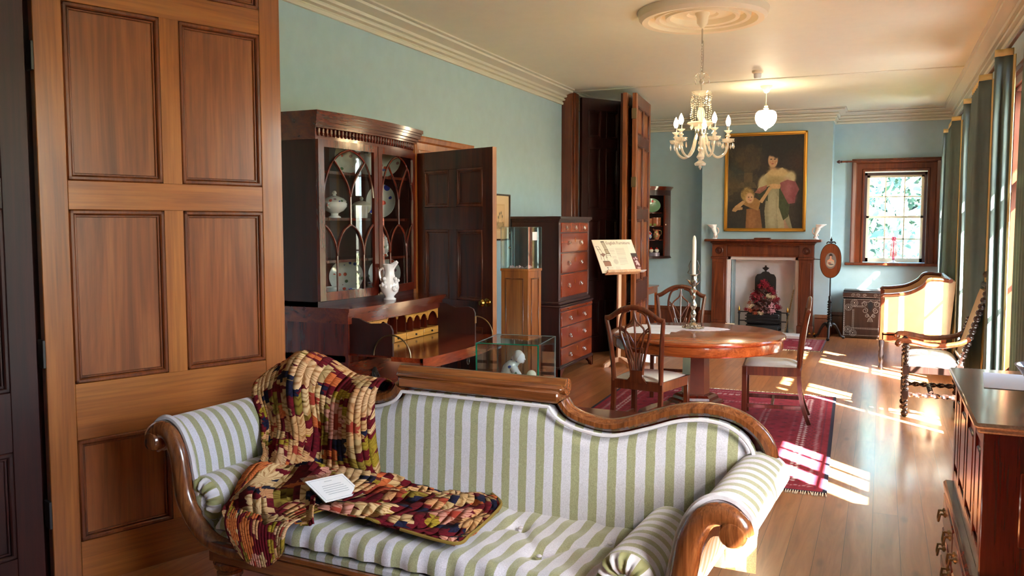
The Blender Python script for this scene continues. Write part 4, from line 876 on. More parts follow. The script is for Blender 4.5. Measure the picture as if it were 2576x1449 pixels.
# ---- tallboy
tb = thing('tallboy', 'tall mahogany chest-on-chest with brass ring handles beside the folding doors', 'chest of drawers', (-3.575, 8.76, 0), 90)
b = MB(); b.box(-.54, .54, -.56, 0, .12, .76, .004)
b.box(-.555, .555, -.575, 0, .745, .765, .008); b.box(-.555, .555, -.575, 0, .10, .13, .008); b.build('lower_case', M['maho_d'], tb)
for s in (-1, 1):
    for y in (-.57, -.10):
        b = MB(); P = [(0, 0), (.05, 0), (.06, .03), (.11, .07), (.17, .09), (.17, .115), (0, .115)]; b.prism([(s * (.553 - x), z) for x, z in P], y, y + .02, 'y'); b.prism([(y + (x * 1 if y < -.3 else -x) * .9, z) for x, z in P], s * .553, s * .533, 'x'); b.build('bracket_foot', M['maho'], tb)
UWt = .49
b = MB(); b.box(-UWt, UWt, -.53, 0, .765, 1.63, .004); b.box(-UWt - .02, UWt + .02, -.55, 0, .765, .80, .01); b.build('upper_case', M['maho_d'], tb)
b = MB()
for e, z0, z1 in ((.005, 1.625, 1.645), (.018, 1.64, 1.66), (.032, 1.655, 1.685)): b.box(-UWt - e, UWt + e, -.53 - e, 0, z0, z1, .004)
b.build('cornice', M['maho_d'], tb)
b = MB()
for s in (-1, 1):
    for k in range(4): b.box(s * (UWt - .006 - k * .011), s * (UWt - .012 - k * .011), -.536, -.525, .83, 1.60, .002)
    b.box(s * UWt, s * (UWt - .05), -.532, -.52, .82, 1.62)
plab(b.build('fluted_corner', plain('grey_sheen_wood', srgb(104, 84, 84), .3, coat=.5), tb), 'fluted front corner strips')
def ringh(par, x, y, z):
    h = MB(); h.T = Matrix.Translation((x, y, z)) @ Matrix.Rotation(R(90), 4, 'X'); h.lathe([(.024, 0), (.024, .003), (.014, .006), (.010, .012), (.0001, .014)], n=6)
    h.tube([(.02 * math.cos(a), -.004 + .022 * math.sin(a), .012) for a in [2 * PI * i / 14 for i in range(14)]], .003, 5, closed=True); h.build('handle', M['silver'], par)
def esc(par, x, y, z): h = MB(); h.prism([(x, z + .026), (x + .010, z + .012), (x + .006, z), (x + .009, z - .014), (x, z - .026), (x - .009, z - .014), (x - .006, z), (x - .010, z + .012)], y - .003, y, 'y'); h.build('escutcheon', M['brass'], par)
def drawer(par, x0, x1, z0, z1, y, hx=(.27, .73), mat=None):
    b = MB(); b.box(x0, x1, y - .012, y + .02, z0, z1, .003); b.box(x0 - .005, x1 + .005, y - .004, y, z0 - .005, z1 + .005); d_ = b.build('drawer', mat or M['red'], par)
    for f_ in hx: ringh(d_, x0 + (x1 - x0) * f_, y - .012, (z0 + z1) / 2)
    if len(hx) > 1: esc(d_, (x0 + x1) / 2, y - .012, (z0 + z1) / 2 + .03)
for k in range(3): drawer(tb, -.425 + .287 * k, -.425 + .287 * (k + 1) - .011, 1.525, 1.615, -.53, (.5,))
for z0, z1 in ((1.315, 1.505), (1.095, 1.295), (.845, 1.075)): drawer(tb, -.425, .425, z0, z1, -.53)
b = MB(); b.box(-.51, .51, -.575, -.5, .705, .735, .003)
for x in (-.3, .3): b.ball((x, -.582, .72), .008, 8)
b.build('brushing_slide', M['red'], tb)
for z0, z1 in ((.545, .69), (.335, .525), (.145, .315)): drawer(tb, -.50, .50, z0, z1, -.56)
# ---- pedestal display case
pd = thing('pedestal_display_case', 'cedar panelled pedestal topped by a tall empty glass box before the tall chest', 'display case', (-3.19, 7.62, 0), -8)
b = MB(); w2, d2 = .152, .125; b.box(-w2, w2, -d2, d2, 0, 1.17, .004); b.box(-w2 - .006, w2 + .006, -d2 - .006, d2 + .006, 1.155, 1.18, .003)
pdb = b.build('plinth_box', M['cedar'], pd)
for rz_, hw, dd in ((0, w2, d2), (90, d2, w2)):
    b = MB(); b.T = Matrix.Rotation(R(rz_), 4, 'Z'); 
    for (x0, x1, z0, z1) in ((-hw + .05, -hw + .062, .1, 1.09), (hw - .062, hw - .05, .1, 1.09), (-hw + .05, hw - .05, 1.078, 1.09), (-hw + .05, hw - .05, .1, .112)): b.box(x0, x1, -dd - .008, -dd, z0, z1, .003)
    b.build('panel_moulding', M['cedar_mould'], pdb)
def glassbox(par, w2, d2, z0, z1, t=.005, green=False):
    b = MB(); b.box(-w2, w2, -d2, -d2 + t, z0, z1); b.box(-w2, w2, d2 - t, d2, z0, z1); b.box(-w2, -w2 + t, -d2 + t, d2 - t, z0, z1); b.box(w2 - t, w2, -d2 + t, d2 - t, z0, z1); b.box(-w2, w2, -d2, d2, z1, z1 + t)
    g = b.build('glass_panel', M['caseglass'], par, smooth=False); e = MB(); r = .0028 if not green else .004
    e2 = MB()
    for x in (-w2, w2):
        for y in (-d2, d2): (e if y < 0 else e2).box(x - r, x + r, y - r, y + r, z0, z1 + t)
    for y in (-d2, d2): (e if y < 0 else e2).box(-w2, w2, y - r, y + r, z1 - r * .6 + t, z1 + r * .6 + t)
    for x in (-w2, w2): e2.box(x - r * .6, x + r * .6, -d2, d2, z1 - r * .6 + t, z1 + r * .6 + t)
    e.build('glass_edge', M['glassedge'] if green else M['paleedge'], g, smooth=False); e2.build('glass_edge', M['paleedge'], g, smooth=False); return g
M['paleedge'] = glassy('pale_glass_edge', (.8, .9, .88, 1), .15, .3, srgb(190, 206, 204))
glassbox(pd, w2, d2, 1.18, 1.57)
b = MB(); b.box(w2 + .001, w2 + .002, -.05, .04, 1.45, 1.53); plab(b.build('label', M['paper'], pd), 'small white notice taped inside the glass')
b = MB()
for k in range(14):
    x, y = (rng.rand(2) - .5) * (.22, .16); s = .02 + .02 * rng.rand(); b.add([(x - s, y, 1.182), (x + s * .3, y - s, 1.184), (x + s, y + s * .4, 1.182), (x, y + .2 * s, 1.182 + s * .8)], [(0, 1, 3), (1, 2, 3), (2, 0, 3), (0, 2, 1)])
tag(b.build('crumpled_cloth', plain('mauve_cloth', srgb(196, 170, 180), .8), None), 'crumpled mauve paper lining on the floor of the tall glass box', 'lining').location = (-3.19, 7.62, 0)
b = MB()
for z in (1.52, 1.38): b.T = Matrix.Translation((-.06, -d2 + .012, z)) @ Matrix.Rotation(R(90), 4, 'X'); b.lathe([(.011, 0), (.011, .008), (.0001, .009)], n=12)
b.build('clip', M['silver'], pd)
# ---- print on the wall
pr = thing('framed_print', 'small framed sepia print hanging on the blue wall behind the open door', 'picture', (XL, 8.0, 1.675), 90)
b = MB(); w2, h2 = .26, .237
for a in ((-w2, w2, h2 - .016, h2), (-w2, w2, -h2, -h2 + .016), (-w2, -w2 + .016, -h2, h2), (w2 - .016, w2, -h2, h2)): b.box(a[0], a[1], -.022, 0, a[2], a[3], .003)
b.build('frame', M['oak'], pr)
def fpr(U, V):
    P = Pic(U, V, (212, 180, 140)); P.rect(.22, .78, .2, .8, (198, 160, 116)); P.rect(.25, .75, .23, .77, (206, 170, 126)); P.rect(.25, .75, .23, .38, (150, 124, 84), .8)
    n = nzf(U, V, 20, 3); P.mix((n > .55) * (V < .42) * (V > .23) * (U > .25) * (U < .75) * .5, (110, 90, 60))
    for x, y in ((.52, .58), (.60, .60), (.46, .50), (.66, .52)): P.ell(x, y, .03, .035, (90, 80, 60), soft=.8, op=.8); P.line([(x, y), (x - .02, y - .12)], .006, (96, 84, 64), .8)
    return P.c
painted('print', .49, .445, 90, 80, fpr, M['print'], pr, y=-.006)
# ---- low table, plinth and glass case behind the sofa
lt = thing('low_table', 'low dark wooden table just behind the sofa with only its top showing', 'table', (-1.42, 4.72, 0), -2)
b = MB(); b.box(-.45, .45, -.50, .50, .385, .415, .008); b.build('table_top', M['maho_h'], lt)
b = MB(); b.box(-.40, .40, -.45, .45, .31, .385); b.build('apron', M['maho_h'], lt)
for x in (-.39, .39):
    for y in (-.44, .44): b = MB(); b.box(x - .025, x + .025, y - .025, y + .025, 0, .385, .004); b.build('leg', M['maho'], lt)
gc = thing('glass_display_case', 'low glass showcase with green edges behind the sofa crest, holding a figurine', 'display case', (-2.195, 5.17, 0), 7)
b = MB(); b.box(-.205, .205, -.23, .23, 0, .50, .006); b.build('plinth_box', M['maho'], gc)
glassbox(gc, .205, .23, .50, .835, .006, True)
b = MB(); b.box(.16, .20, -.2345, -.2335, .505, .535); plab(b.build('label', M['paper'], gc), 'small white tag at the lower right corner')
fg = thing('porcelain_figurine', 'porcelain figurine of a seated woman in a flowered dress bending over a child', 'figurine', (-2.18, 5.14, .50), 0)
b = MB()   # woman's body
b.lathe([(.0001, 0), (.10, 0), (.105, .03), (.09, .07), (.07, .10), (.06, .14), (.05, .17), (.03, .19), (.0001, .195)], (-.05, 0, 0), 24, sy=.8)
b.tube(spline([(-.05, 0, .12), (-.04, 0, .165), (-.01, 0, .19), (.015, 0, .205)], 4), [.06, .058, .055, .05, .046, .042, .038, .032, .026, .022, .02, .018, .016], 14)
b.tube(spline([(-.01, -.045, .165), (.03, -.055, .12), (.07, -.03, .09), (.095, -.01, .10)], 4), [.026] * 5 + [.02] * 4 + [.013] * 4, 10)
b.build('dress', M['pfl'], fg)
b = MB(); b.ball((.02, 0, .228), .034, 20, sz=1.15); b.ball((.052, 0, .218), .008, 8); b.tube([(.035, 0, .205), (.047, 0, .196)], [.014, .009], 8); hd = b.build('head', M['china'], fg)
b = MB(); b.ball((.008, 0, .238), .037, 18, sz=1.05); b.ball((-.024, 0, .222), .018, 10); b.build('hair', plain('porcelain_hair', srgb(214, 210, 206), .3), hd)
b = MB(); b.ball((-.035, .0, .205), .016, 8, sz=.6); b.ball((-.052, .0, .196), .014, 8, sz=.6); plab(b.build('ribbon', plain('blue_ribbon', srgb(24, 40, 96), .3), fg), 'dark blue ribbon bow')
b = MB(); b.lathe([(.0001, 0), (.055, 0), (.06, .03), (.045, .07), (.03, .09), (.0001, .10)], (.105, 0, 0), 20, sy=.8); b.build('child_body', M['china'], fg)
b = MB(); b.ball((.102, 0, .118), .032, 18); b.ball((.072, 0, .113), .006, 8); b.build('child_head', plain('porcelain_cream', srgb(236, 230, 206), .25), fg)
# ---- lectern
lc = thing('display_lectern', 'pale pine lectern holding a printed cream panel about furniture', 'lectern', (-2.70, 9.32, 0), 56)
b = MB(); b.box(-.022, .022, -.012, .02, .07, 1.07, .003); b.build('post', M['pine'], lc)
for rz_ in (0, 90):
    b = MB(); b.T = Matrix.Rotation(R(rz_), 4, 'Z'); P = [(-.22, 0), (-.16, 0), (-.13, .03), (-.03, .045), (.03, .045), (.13, .03), (.16, 0), (.22, 0), (.215, .035), (.15, .065), (.04, .10), (-.04, .10), (-.15, .065), (-.215, .035)]
    b.prism(P, -.014, .014, 'y'); b.build('foot', M['pine'], lc)
tl = Matrix.Translation((0, -.05, 1.06)) @ Matrix.Rotation(R(-29), 4, 'X')
b = MB(); b.T = tl; b.box(-.24, .24, -.045, .02, -.012, .006, .003); b.box(-.24, .24, -.05, -.042, -.012, .02, .003); b.build('ledge', M['pine'], lc)
b = MB(); b.T = tl; b.box(-.22, .22, .0, .012, 0, .40); b.build('rest', M['pine'], lc)
pn = thing('information_panel', 'cream printed information panel about English furniture standing on the pine lectern', 'sign'); pn.matrix_world = Matrix.Translation((-2.70, 9.32, 0)) @ Matrix.Rotation(R(56), 4, 'Z') @ tl
def fpan(U, V):
    P = Pic(U, V, (226, 216, 194)); g = (140, 132, 118); rr = np.random.RandomState(5)
    for k in range(8): P.rect(.42, .56 - .02 * (k == 7), .715 - k * .017, .722 - k * .017, g, .35)
    for k in range(9): P.rect(.43, .56, .56 - k * .016, .566 - k * .016, g, .3)
    for k in range(11): P.rect(.60, .86, .735 - k * .022, .742 - k * .022, g, .5)
    for k in range(12): P.rect(.60, .84 - .1 * (k == 11), .47 - k * .022, .477 - k * .022, g, .5)
    P.ell(.50, .33, .07, .08, g, op=.3)
    for k in range(8): P.rect(.44, .57, .17 - k * .014, .176 - k * .014, g, .35)
    for k in range(5): P.rect(.22, .36, .16 - k * .028, .168 - k * .028, g, .5)
    c = (86, 68, 52)
    P.poly([(.24, .95), (.33, .95), (.36, .70), (.28, .70)], (176, 160, 134)); P.rect(.24, .33, .93, .96, c); P.poly([(.26, .70), (.37, .70), (.40, .58), (.29, .58)], (170, 150, 120))
    for q in ([(.24, .95), (.29, .70), (.28, .45)], [(.33, .95), (.37, .70), (.40, .47)], [(.28, .52), (.40, .52)], [(.28, .57), (.40, .57)], [(.28, .70), (.38, .70)]): P.line(q, .005, c)
    for q in ([(.06, .80), (.12, .56), (.10, .40)], [(.13, .80), (.19, .60), (.26, .56), (.27, .38)], [(.05, .80), (.13, .80)], [(.07, .70), (.15, .70)], [(.18, .48), (.18, .30)], [(.12, .56), (.18, .48), (.26, .56)]): P.line(q, .005, c)
    P.poly([(.12, .56), (.19, .60), (.26, .56), (.18, .48)], (140, 104, 90)); P.poly([(.12, .36), (.30, .36), (.33, .33), (.33, .20), (.14, .20)], (150, 106, 84)); P.poly([(.12, .36), (.30, .36), (.33, .33), (.13, .33)], (110, 84, 66))
    P.line([(.20, .15), (.21, .04)], .006, c); P.ell(.20, .16, .025, .015, c, op=.6)
    return P.c
b = MB(); P = [(-.29, .0), (.235, .0), (.22, .10), (.20, .24), (.29, .24), (.29, .415), (-.29, .415)]; b.prism([(x, z) for x, z in P], -.010, -.004, 'y'); bd = b.build('board', plain('board_cream', srgb(230, 222, 204), .5), pn)
painted('print', .49, .415, 150, 130, fpan, M['print'], pn, y=-.0108).location = (-.045, 0, .2075)
text('English Furniture', .052, (.07, -.0115, .355), (R(90), 0, 0), plain('title_ink', srgb(150, 120, 110), .6), pn)
def fcut(U, V):
    P = Pic(U, V, (96, 36, 30)); P.rect(0, 1, .8, 1, (60, 50, 44))
    for x, y, r in ((.3, .7, .09), (.6, .75, .1), (.75, .7, .08), (.35, .55, .08), (.6, .5, .2), (.75, .4, .15), (.4, .4, .08)): P.ell(x, y, r, r * .6, (206, 180, 184))
    P.ell(.6, .2, .3, .05, (220, 190, 190), op=.7); return P.c
painted('cut_out_picture', .09, .235, 24, 50, fcut, M['print'], pn, y=-.0112).location = (.25, 0, .12)
b = MB(); b.box(-.03, .06, -.05, .0, .0, .006); tag(b.build('paper_slip', M['paper'], None), 'white slip of paper at the right end of the lectern ledge', 'paper').matrix_world = pn.matrix_world @ Matrix.Translation((.26, -.0, -.002))
# ================================================================ DINING GROUP
def rugfn(W_, L_, seed):
    def f(U, V):
        X = (U - .5) * W_; Y = (V - .5) * L_; n = nzf(U, V, 60, seed)
        base = np.zeros(U.shape + (3,)) + np.array((140, 18, 42)); base += ((n - .5) * 40)[..., None]
        P = Pic(U, V, (0, 0, 0)); P.c = base
        d = np.minimum(W_ / 2 - np.abs(X), L_ / 2 - np.abs(Y)); dx = W_ / 2 - np.abs(X); dy = L_ / 2 - np.abs(Y); al = np.where(dx < dy, Y, X)
        P.mix((d < .02) * 1.0, (34, 36, 58)); P.mix(((d > .06) & (d < .07)) * .45, (60, 30, 60))
        for c_, w_, fr, op, col in ((.105, .010, .05, .8, (190, 170, 170)), (.20, .007, .024, .95, (226, 214, 208)), (.235, .007, .024, .95, (226, 214, 208)), (.30, .006, .04, .6, (170, 110, 110)), (.52, .006, .03, .7, (200, 180, 176)), (.56, .006, .03, .7, (200, 180, 176))):
            P.mix((np.abs(d - c_ - .006 * np.sin(al * 2 * np.pi / fr)) < w_) * (np.sin(al * 2 * np.pi / (fr * .5)) > -.5) * op, col)
        P.mix(((d > .12) & (d < .19)) * (np.sin(al * 60) * np.sin(d * 200) > .4) * .5, (60, 20, 50))
        P.mix((d > .25) * (np.sin(X * 38) * np.sin(Y * 38) > .72) * .45, (70, 8, 30)); P.mix((d > .6) * (np.abs(np.sin(X * 19) * np.sin(Y * 19)) > .93) * .6, (190, 150, 140)); return P.c
    return f
def rug(name, lab, W_, L_, loc, rz, nx, ny, fn):
    t = thing(name, lab, 'rug', loc, rz); b = MB(); b.box(-W_ / 2, W_ / 2, -L_ / 2, L_ / 2, 0, .008); b.build('rug_body', plain('rug_edge', srgb(60, 14, 30), .95), t)
    painted('rug_pile', W_ - .002, L_ - .002, nx, ny, fn, M['rug'], t, flat=True, y=.0092)
    f_ = MB()
    for s in (-1, 1):
        n = int(W_ / .014)
        for k in range(n):
            x = -W_ / 2 + W_ * (k + .5) / n; j = rng.rand() * .02 - .01; f_.tube([(x, s * L_ / 2, .007), (x + j * .5, s * (L_ / 2 + .02), .006), (x + j, s * (L_ / 2 + .045 + .01 * rng.rand()), .004)], .0045, 4)
    plab(f_.build('fringe', plain('rug_fringe', srgb(226, 216, 190), .9), t), 'cream knotted fringe'); return t
rug('rug', 'dark red patterned oriental rug with cream fringes under the round table', 1.98, 3.05, (-1.285, 6.80, 0), 1.6, 200, 300, rugfn(1.98, 3.05, 4))
def rug2(U, V):
    c = rugfn(1.9, 1.15, 9)(U, V); X = (U - .5) * 1.9; Y = (V - .5) * 1.15; d = .95 - np.abs(X)
    m = ((d < .28) & (np.sin((X + Y) * 45) * np.sin((X - Y) * 45) > .1))[..., None]; return c * (1 - m * .6) + np.array((190, 160, 156)) * m * .6
rug('hearth_rug', 'small red hearth rug with a lattice border in front of the fireplace', 1.9, 1.15, (-1.60, 11.92, 0), 0, 170, 100, rug2)
# table
tt = thing('round_table', 'round polished pedestal table in the middle of the room on the red rug', 'table', (-1.315, 6.72, 0), 0)
b = MB(); b.lathe([(.0001, .72), (.62, .72), (.66, .722), (.672, .730), (.676, .742), (.672, .752), (.664, .756), (.0001, .756)], n=96); b.build('table_top', M['table'], tt)
b = MB(); b.lathe([(.60, .72), (.652, .72), (.655, .70), (.655, .655), (.648, .648), (.60, .648)], n=96, cap=False); b.lathe([(.60, .648), (.60, .72)], n=96, cap=False); b.build('apron', M['table'], tt)
b = MB(); 
def npris(mb, pr, n, rot=0): mb.lathe(pr, n=n, a0=rot, a1=rot + 2 * PI)
npris(b, [(.0001, .19), (.20, .19), (.20, .21), (.165, .235), (.155, .25), (.11, .26), (.10, .62), (.14, .66), (.14, .72)], 6, .3); pe = b.build('pedestal', plain('pedestal_wood', srgb(96, 44, 22), .4, coat=.15, var=.3), tt, ang=20)
b = MB(); npris(b, [(.17, .185), (.21, .19), (.225, .205), (.21, .225), (.18, .235), (.175, .255), (.15, .27), (.12, .275)], 6, .3); b.build('base_moulding', M['maho'], pe, ang=20)
for k in range(3):
    a = R(-28 + 120 * k); b = MB(); b.T = Matrix.Rotation(a, 4, 'Z'); P = [(0, .05), (.44, .05), (.46, .06), (.46, .12), (.44, .145), (.34, .18), (.22, .205), (0, .205)]
    b.prism(P, -.055, .055, 'y'); lg = b.build('platform_foot', M['chair'], tt, ang=25)
    b = MB(); b.T = Matrix.Rotation(a, 4, 'Z'); b.ball((.42, 0, .035), .034, 14); b.ball((.46, 0, .055), .03, 12); b.ball((.40, .02, .055), .024, 10); b.ball((.40, -.02, .055), .024, 10); b.build('carved_scroll', M['blackwood'], lg)
# things on the table
dl = MB(); N = 56; dl.prism([((.19 + .006 * math.cos(i * PI)) * (1 + .32 * abs(math.cos(2 * PI * i / N)) ** 3) * math.cos(2 * PI * i / N), (.145 + .006 * math.cos(i * PI)) * math.sin(2 * PI * i / N)) for i in range(N)], 0, .002, 'z')
o = dl.build('doily', plain('lace', srgb(240, 236, 240), .8, bmp=.6), None); o.location = (-1.35, 6.93, .7565); o.rotation_euler = (0, 0, R(12)); tag(o, 'white lace doily under the silver candlestick', 'doily')
cs_ = thing('candlestick', 'tall ornate silver candlestick on the lace doily on the round table', 'candlestick', (-1.385, 6.93, .7585))
lath('base', [(.085, 0), (.088, .006), (.075, .014), (.05, .022), (.03, .035), (.018, .05)], M['silver'], cs_, 28)
b = MB()
for k in range(12): a = k * PI / 6; b.ball((.080 * math.cos(a), .080 * math.sin(a), .008), .012, 8, sz=.7); b.ball((.055 * math.cos(a), .055 * math.sin(a), .022), .010, 8)
b.build('base_chasing', M['silver'], cs_)
lath('stem', [(.018, .05), (.024, .065), (.014, .08), (.018, .10), (.026, .118), (.018, .135), (.013, .15), (.022, .17), (.03, .188), (.020, .21), (.012, .235), (.016, .25), (.022, .262), (.013, .275), (.02, .30), (.026, .312), (.014, .33), (.016, .345)], M['silver'], cs_, 20)
b = MB()
for k in range(5):
    a = k * 2 * PI / 5; c, s = math.cos(a), math.sin(a); b.grid(5, 6, lambda u, v: ((.014 + v * .055 + .006 * math.sin(v * 6)) * math.cos(a + (u - .5) * 1.05 * (1 - v * .8)), (.014 + v * .055) * math.sin(a + (u - .5) * 1.05 * (1 - v * .8)), .345 + .045 * v ** .7 + .012 * v * v * (k % 2)))
b.build('leaf_collar', M['silver'], cs_)
lath('socket', [(.014, .36), (.03, .375), (.028, .385), (.024, .39), (.026, .43), (.034, .435), (.032, .44), (.0001, .44)], M['silver'], cs_, 20)
b = MB(); 
for s in (-1, 1): b.tube(spline([(s * .028, 0, .44), (s * .05, 0, .45), (s * .035, 0, .48), (s * .04, 0, .51), (s * .026, 0, .55)], 5), .0035, 6)
b.build('wire_sprig', M['silver'], cs_)
cn = lath('candle', [(.0165, 0), (.0165, .27), (.012, .30), (.006, .312), (.0001, .315)], M['candle'], None, 16); cn.location = (-1.385, 6.93, 1.198); tag(cn, 'tall white candle standing in the silver candlestick', 'candle')
for k, (x, y, rz, lb) in enumerate(((-1.70, 6.56, 8, 'nearest white paper sheet overhanging the left edge of the round table'), (-1.66, 6.73, -4, 'middle white paper sheet at the left of the round table'), (-1.61, 6.93, 5, 'furthest white paper sheet at the left of the round table'))):
    b = MB(); b.box(-.21, .21, -.10, .10, 0, .0015); o = b.build('paper_sheet', M['paper'], None, smooth=False); o.location = (x, y, .7572 + .0018 * k); o.rotation_euler = (0, 0, R(rz)); tag(o, lb, 'paper', 'paper sheets on the round table')
# chairs
def hchair(label, loc, rz, mat, seat, group='hoop-back chairs around the round table'):
    t = thing('dining_chair', label, 'chair', loc, rz, group)
    b = MB(); b.box(-.235, .235, -.235, -.20, .385, .455, .004); b.box(-.205, .205, .185, .215, .385, .455, .004)
    for s in (-1, 1): b.prism([(s * .235, -.235), (s * .21, -.235), (s * .175, .21), (s * .20, .21)], .385, .455, 'z')
    b.build('seat_frame', mat, t)
    b = MB(); b.grid(16, 14, lambda u, v: ((u - .5) * (.44 - .05 * v), -.225 + v * .42, .452 + .034 * (1 - abs(2 * u - 1) ** 5) * (1 - abs(2 * v - 1) ** 5) ** .8)); b.build('seat', seat, t, ang=80)
    for s in (-1, 1):
        b = MB(); b.box(s * .235 - .018 * (1 + s), s * .235 + .018 * (1 - s), -.235, -.197, 0, .455, .003); b.build('leg', mat, t)
        b = MB(); b.tube(spline([(s * .185, .285, 0), (s * .185, .235, .14), (s * .187, .205, .30), (s * .188, .20, .46)], 5), .022, 4, sq=1.0); b.build('leg', mat, t)
        b = MB(); b.tube(spline([(s * .188, .20, .44), (s * .192, .212, .58), (s * .205, .232, .75), (s * .225, .258, .905)], 6), [.021] * 13 + [.019] * 6, 8, sq=.85); b.build('back_post', mat, t)
    b = MB()
    for s in (-1, 1): b.box(s * .225, s * .205, -.22, .22, .12, .15, .002)
    b.box(-.21, .21, -.01, .012, .12, .148, .002); b.box(-.185, .185, .215, .235, .17, .20, .002); b.build('stretcher', mat, t)
    def bp(x, z): return (x, .20 + .066 * max(0, (z - .45)) / .47 - .004, z)
    b = MB(); P = [(-.232, .905), (-.19, .915), (-.13, .955), (-.07, .985), (0, .995), (.07, .985), (.13, .955), (.19, .915), (.232, .905)]; b.tube([bp(x, z) for x, z in spline(P, 5)], .020, 10, sq=.8); b.build('crest_rail', mat, t)
    b = MB()
    O_ = [(-.045, .50), (-.055, .58), (-.085, .70), (-.115, .80), (-.112, .88), (-.085, .95), (-.03, .975)]
    for s in (-1, 1):
        b.tube([bp(s * x, z) for x, z in spline(O_, 5)], .0105, 7)
        b.tube([bp(s * x, z) for x, z in spline([(-.018, .52), (-.02, .62), (-.05, .72), (-.075, .80), (-.11, .83)], 5)], .0075, 6)
        b.tube([bp(s * x, z) for x, z in spline([(0, .955), (-.014, .90), (-.05, .865), (-.072, .84), (-.075, .80)], 5)], .0075, 6)
        b.tube([bp(s * x, z) for x, z in spline([(0, .70), (-.03, .76), (-.06, .805), (-.11, .85)], 5)], .007, 6)
        b.tube([bp(s * x, z) for x, z in spline([(-.032, .52), (-.038, .60), (-.055, .68), (-.05, .70), (0, .685)], 5)], .0065, 6)
    b.tube([bp(0, z) for z in (.50, .7, .85, .97)], .0075, 6)
    b.build('pierced_splat', mat, t)
    b = MB(); V = []; P = [(-.085, .44), (.085, .44), (.07, .455), (.05, .48), (.045, .53), (-.045, .53), (-.05, .48), (-.07, .455)]
    b.prism(P, .20, .222, 'y'); b.build('splat_shoe', mat, t); return t
hchair('hoop-back chair with its back to the sofa, at the near left of the table', (-1.575, 6.24, .009), 170, M['chair'], M['pad'])
hchair('hoop-back chair on the far side of the round table, facing the camera behind the candlestick', (-1.72, 7.92, .009), 8, M['chair'], plain('dark_seat', srgb(52, 50, 48), .6))
hchair('hoop-back chair standing side on at the right of the round table', (-.785, 7.25, .009), -85, M['chair'], M['pad'])
b = MB(); b.box(-.09, .09, -.012, .012, 0, .13, .003); o = b.build('sign_block', M['paper'], None); o.location = (-2.42, 9.55, 0.02); o.rotation_euler = (R(-18), R(8), R(30)); tag(o, 'small white notice propped on the floor beyond the round table', 'notice')
# ---- chandelier
CH = (-1.30, 6.68, ZC - .012)
ch = thing('chandelier', 'cut glass chandelier with five lit candle bulbs hanging over the round table', 'chandelier', CH)
zc = lambda z: z - CH[2]
lath('ceiling_cup', [(.055, 0), (.055, -.01), (.045, -.03), (.042, -.075), (.02, -.105), (.006, -.115)], M['cream'], ch, 24)
b = MB(); z = zc(3.09); b.tube([(0, 0, z), (0, 0, zc(2.98))], .006, 8); z = zc(2.98); k = 0
while z > zc(2.76):
    a = (k % 2) * PI / 2; b.tube([(.006 * math.cos(q) * math.cos(a), .006 * math.cos(q) * math.sin(a), z - .011 + .014 * math.sin(q)) for q in [2 * PI * i / 8 for i in range(8)]], .0016, 4, closed=True); z -= .021; k += 1
b.tube([(.008, 0, zc(3.0)), (.012, .004, zc(2.88)), (.006, 0, zc(2.74))], .002, 5)
b.build('chain', M['silver'], ch)
b = MB(); b.lathe([(.0001, zc(2.76)), (.014, zc(2.755)), (.02, zc(2.73)), (.012, zc(2.71)), (.02, zc(2.69)), (.008, zc(2.67)), (.004, zc(2.62))], n=12)
b.lathe([(.004, zc(2.60)), (.055, zc(2.605)), (.075, zc(2.615)), (.06, zc(2.60)), (.02, zc(2.585)), (.008, zc(2.58))], n=20)
b.lathe([(.007, zc(2.58)), (.007, zc(2.50)), (.018, zc(2.495)), (.030, zc(2.46)), (.032, zc(2.43)), (.016, zc(2.40)), (.012, zc(2.385)), (.02, zc(2.375)), (.10, zc(2.385)), (.105, zc(2.375)), (.04, zc(2.35)), (.035, zc(2.32)), (.04, zc(2.29)), (.012, zc(2.28)), (.010, zc(2.20)), (.022, zc(2.18)), (.012, zc(2.16)), (.018, zc(2.14)), (.030, zc(2.12)), (.012, zc(2.095)), (.045, zc(2.07)), (.040, zc(2.055)), (.01, zc(2.06)), (.012, zc(2.04)), (.0001, zc(2.02))], n=18)
b.build('glass_stem', M['crystal'], ch, ang=20)
b = MB(); b.lathe([(.0065, zc(2.58)), (.0065, zc(2.5))], n=8); b.lathe([(.042, zc(2.33)), (.045, zc(2.31)), (.042, zc(2.29))], n=20); b.build('metal_hub', M['silver'], ch)
def bead(mb, p, r): mb.add([(p[0], p[1], p[2] + r), (p[0] + r, p[1], p[2]), (p[0], p[1] + r, p[2]), (p[0] - r, p[1], p[2]), (p[0], p[1] - r, p[2]), (p[0], p[1], p[2] - r)], [(0, 1, 2), (0, 2, 3), (0, 3, 4), (0, 4, 1), (5, 2, 1), (5, 3, 2), (5, 4, 3), (5, 1, 4)])
def drop(mb, p, h=.045, r=.008): 
    bead(mb, p, .007); x, y, z = p; z -= .012; mb.add([(x, y, z)] + [(x + r * math.cos(a), y + r * math.sin(a), z - h * .62) for a in (0, PI / 2, PI, 3 * PI / 2)] + [(x, y, z - h)], [(0, 2, 1), (0, 3, 2), (0, 4, 3), (0, 1, 4), (5, 1, 2), (5, 2, 3), (5, 3, 4), (5, 4, 1)])
b = MB()
for k in range(8):
    a = 2 * PI * k / 8; x, y = .074 * math.cos(a), .074 * math.sin(a)
    for i in range(13): bead(b, (x * (1 + .06 * math.sin(i + k)), y * (1 + .06 * math.sin(i + k)), zc(2.60) - i * .0165), .0062)
    drop(b, (x, y, zc(2.39)), .05)
    a2 = a + PI * 2 / 8
    for i in range(1, 7): q = i / 7; aa = a + (a2 - a) * q; bead(b, (.074 * math.cos(aa), .074 * math.sin(aa), zc(2.60) - .10 * math.sin(PI * q)), .0055)
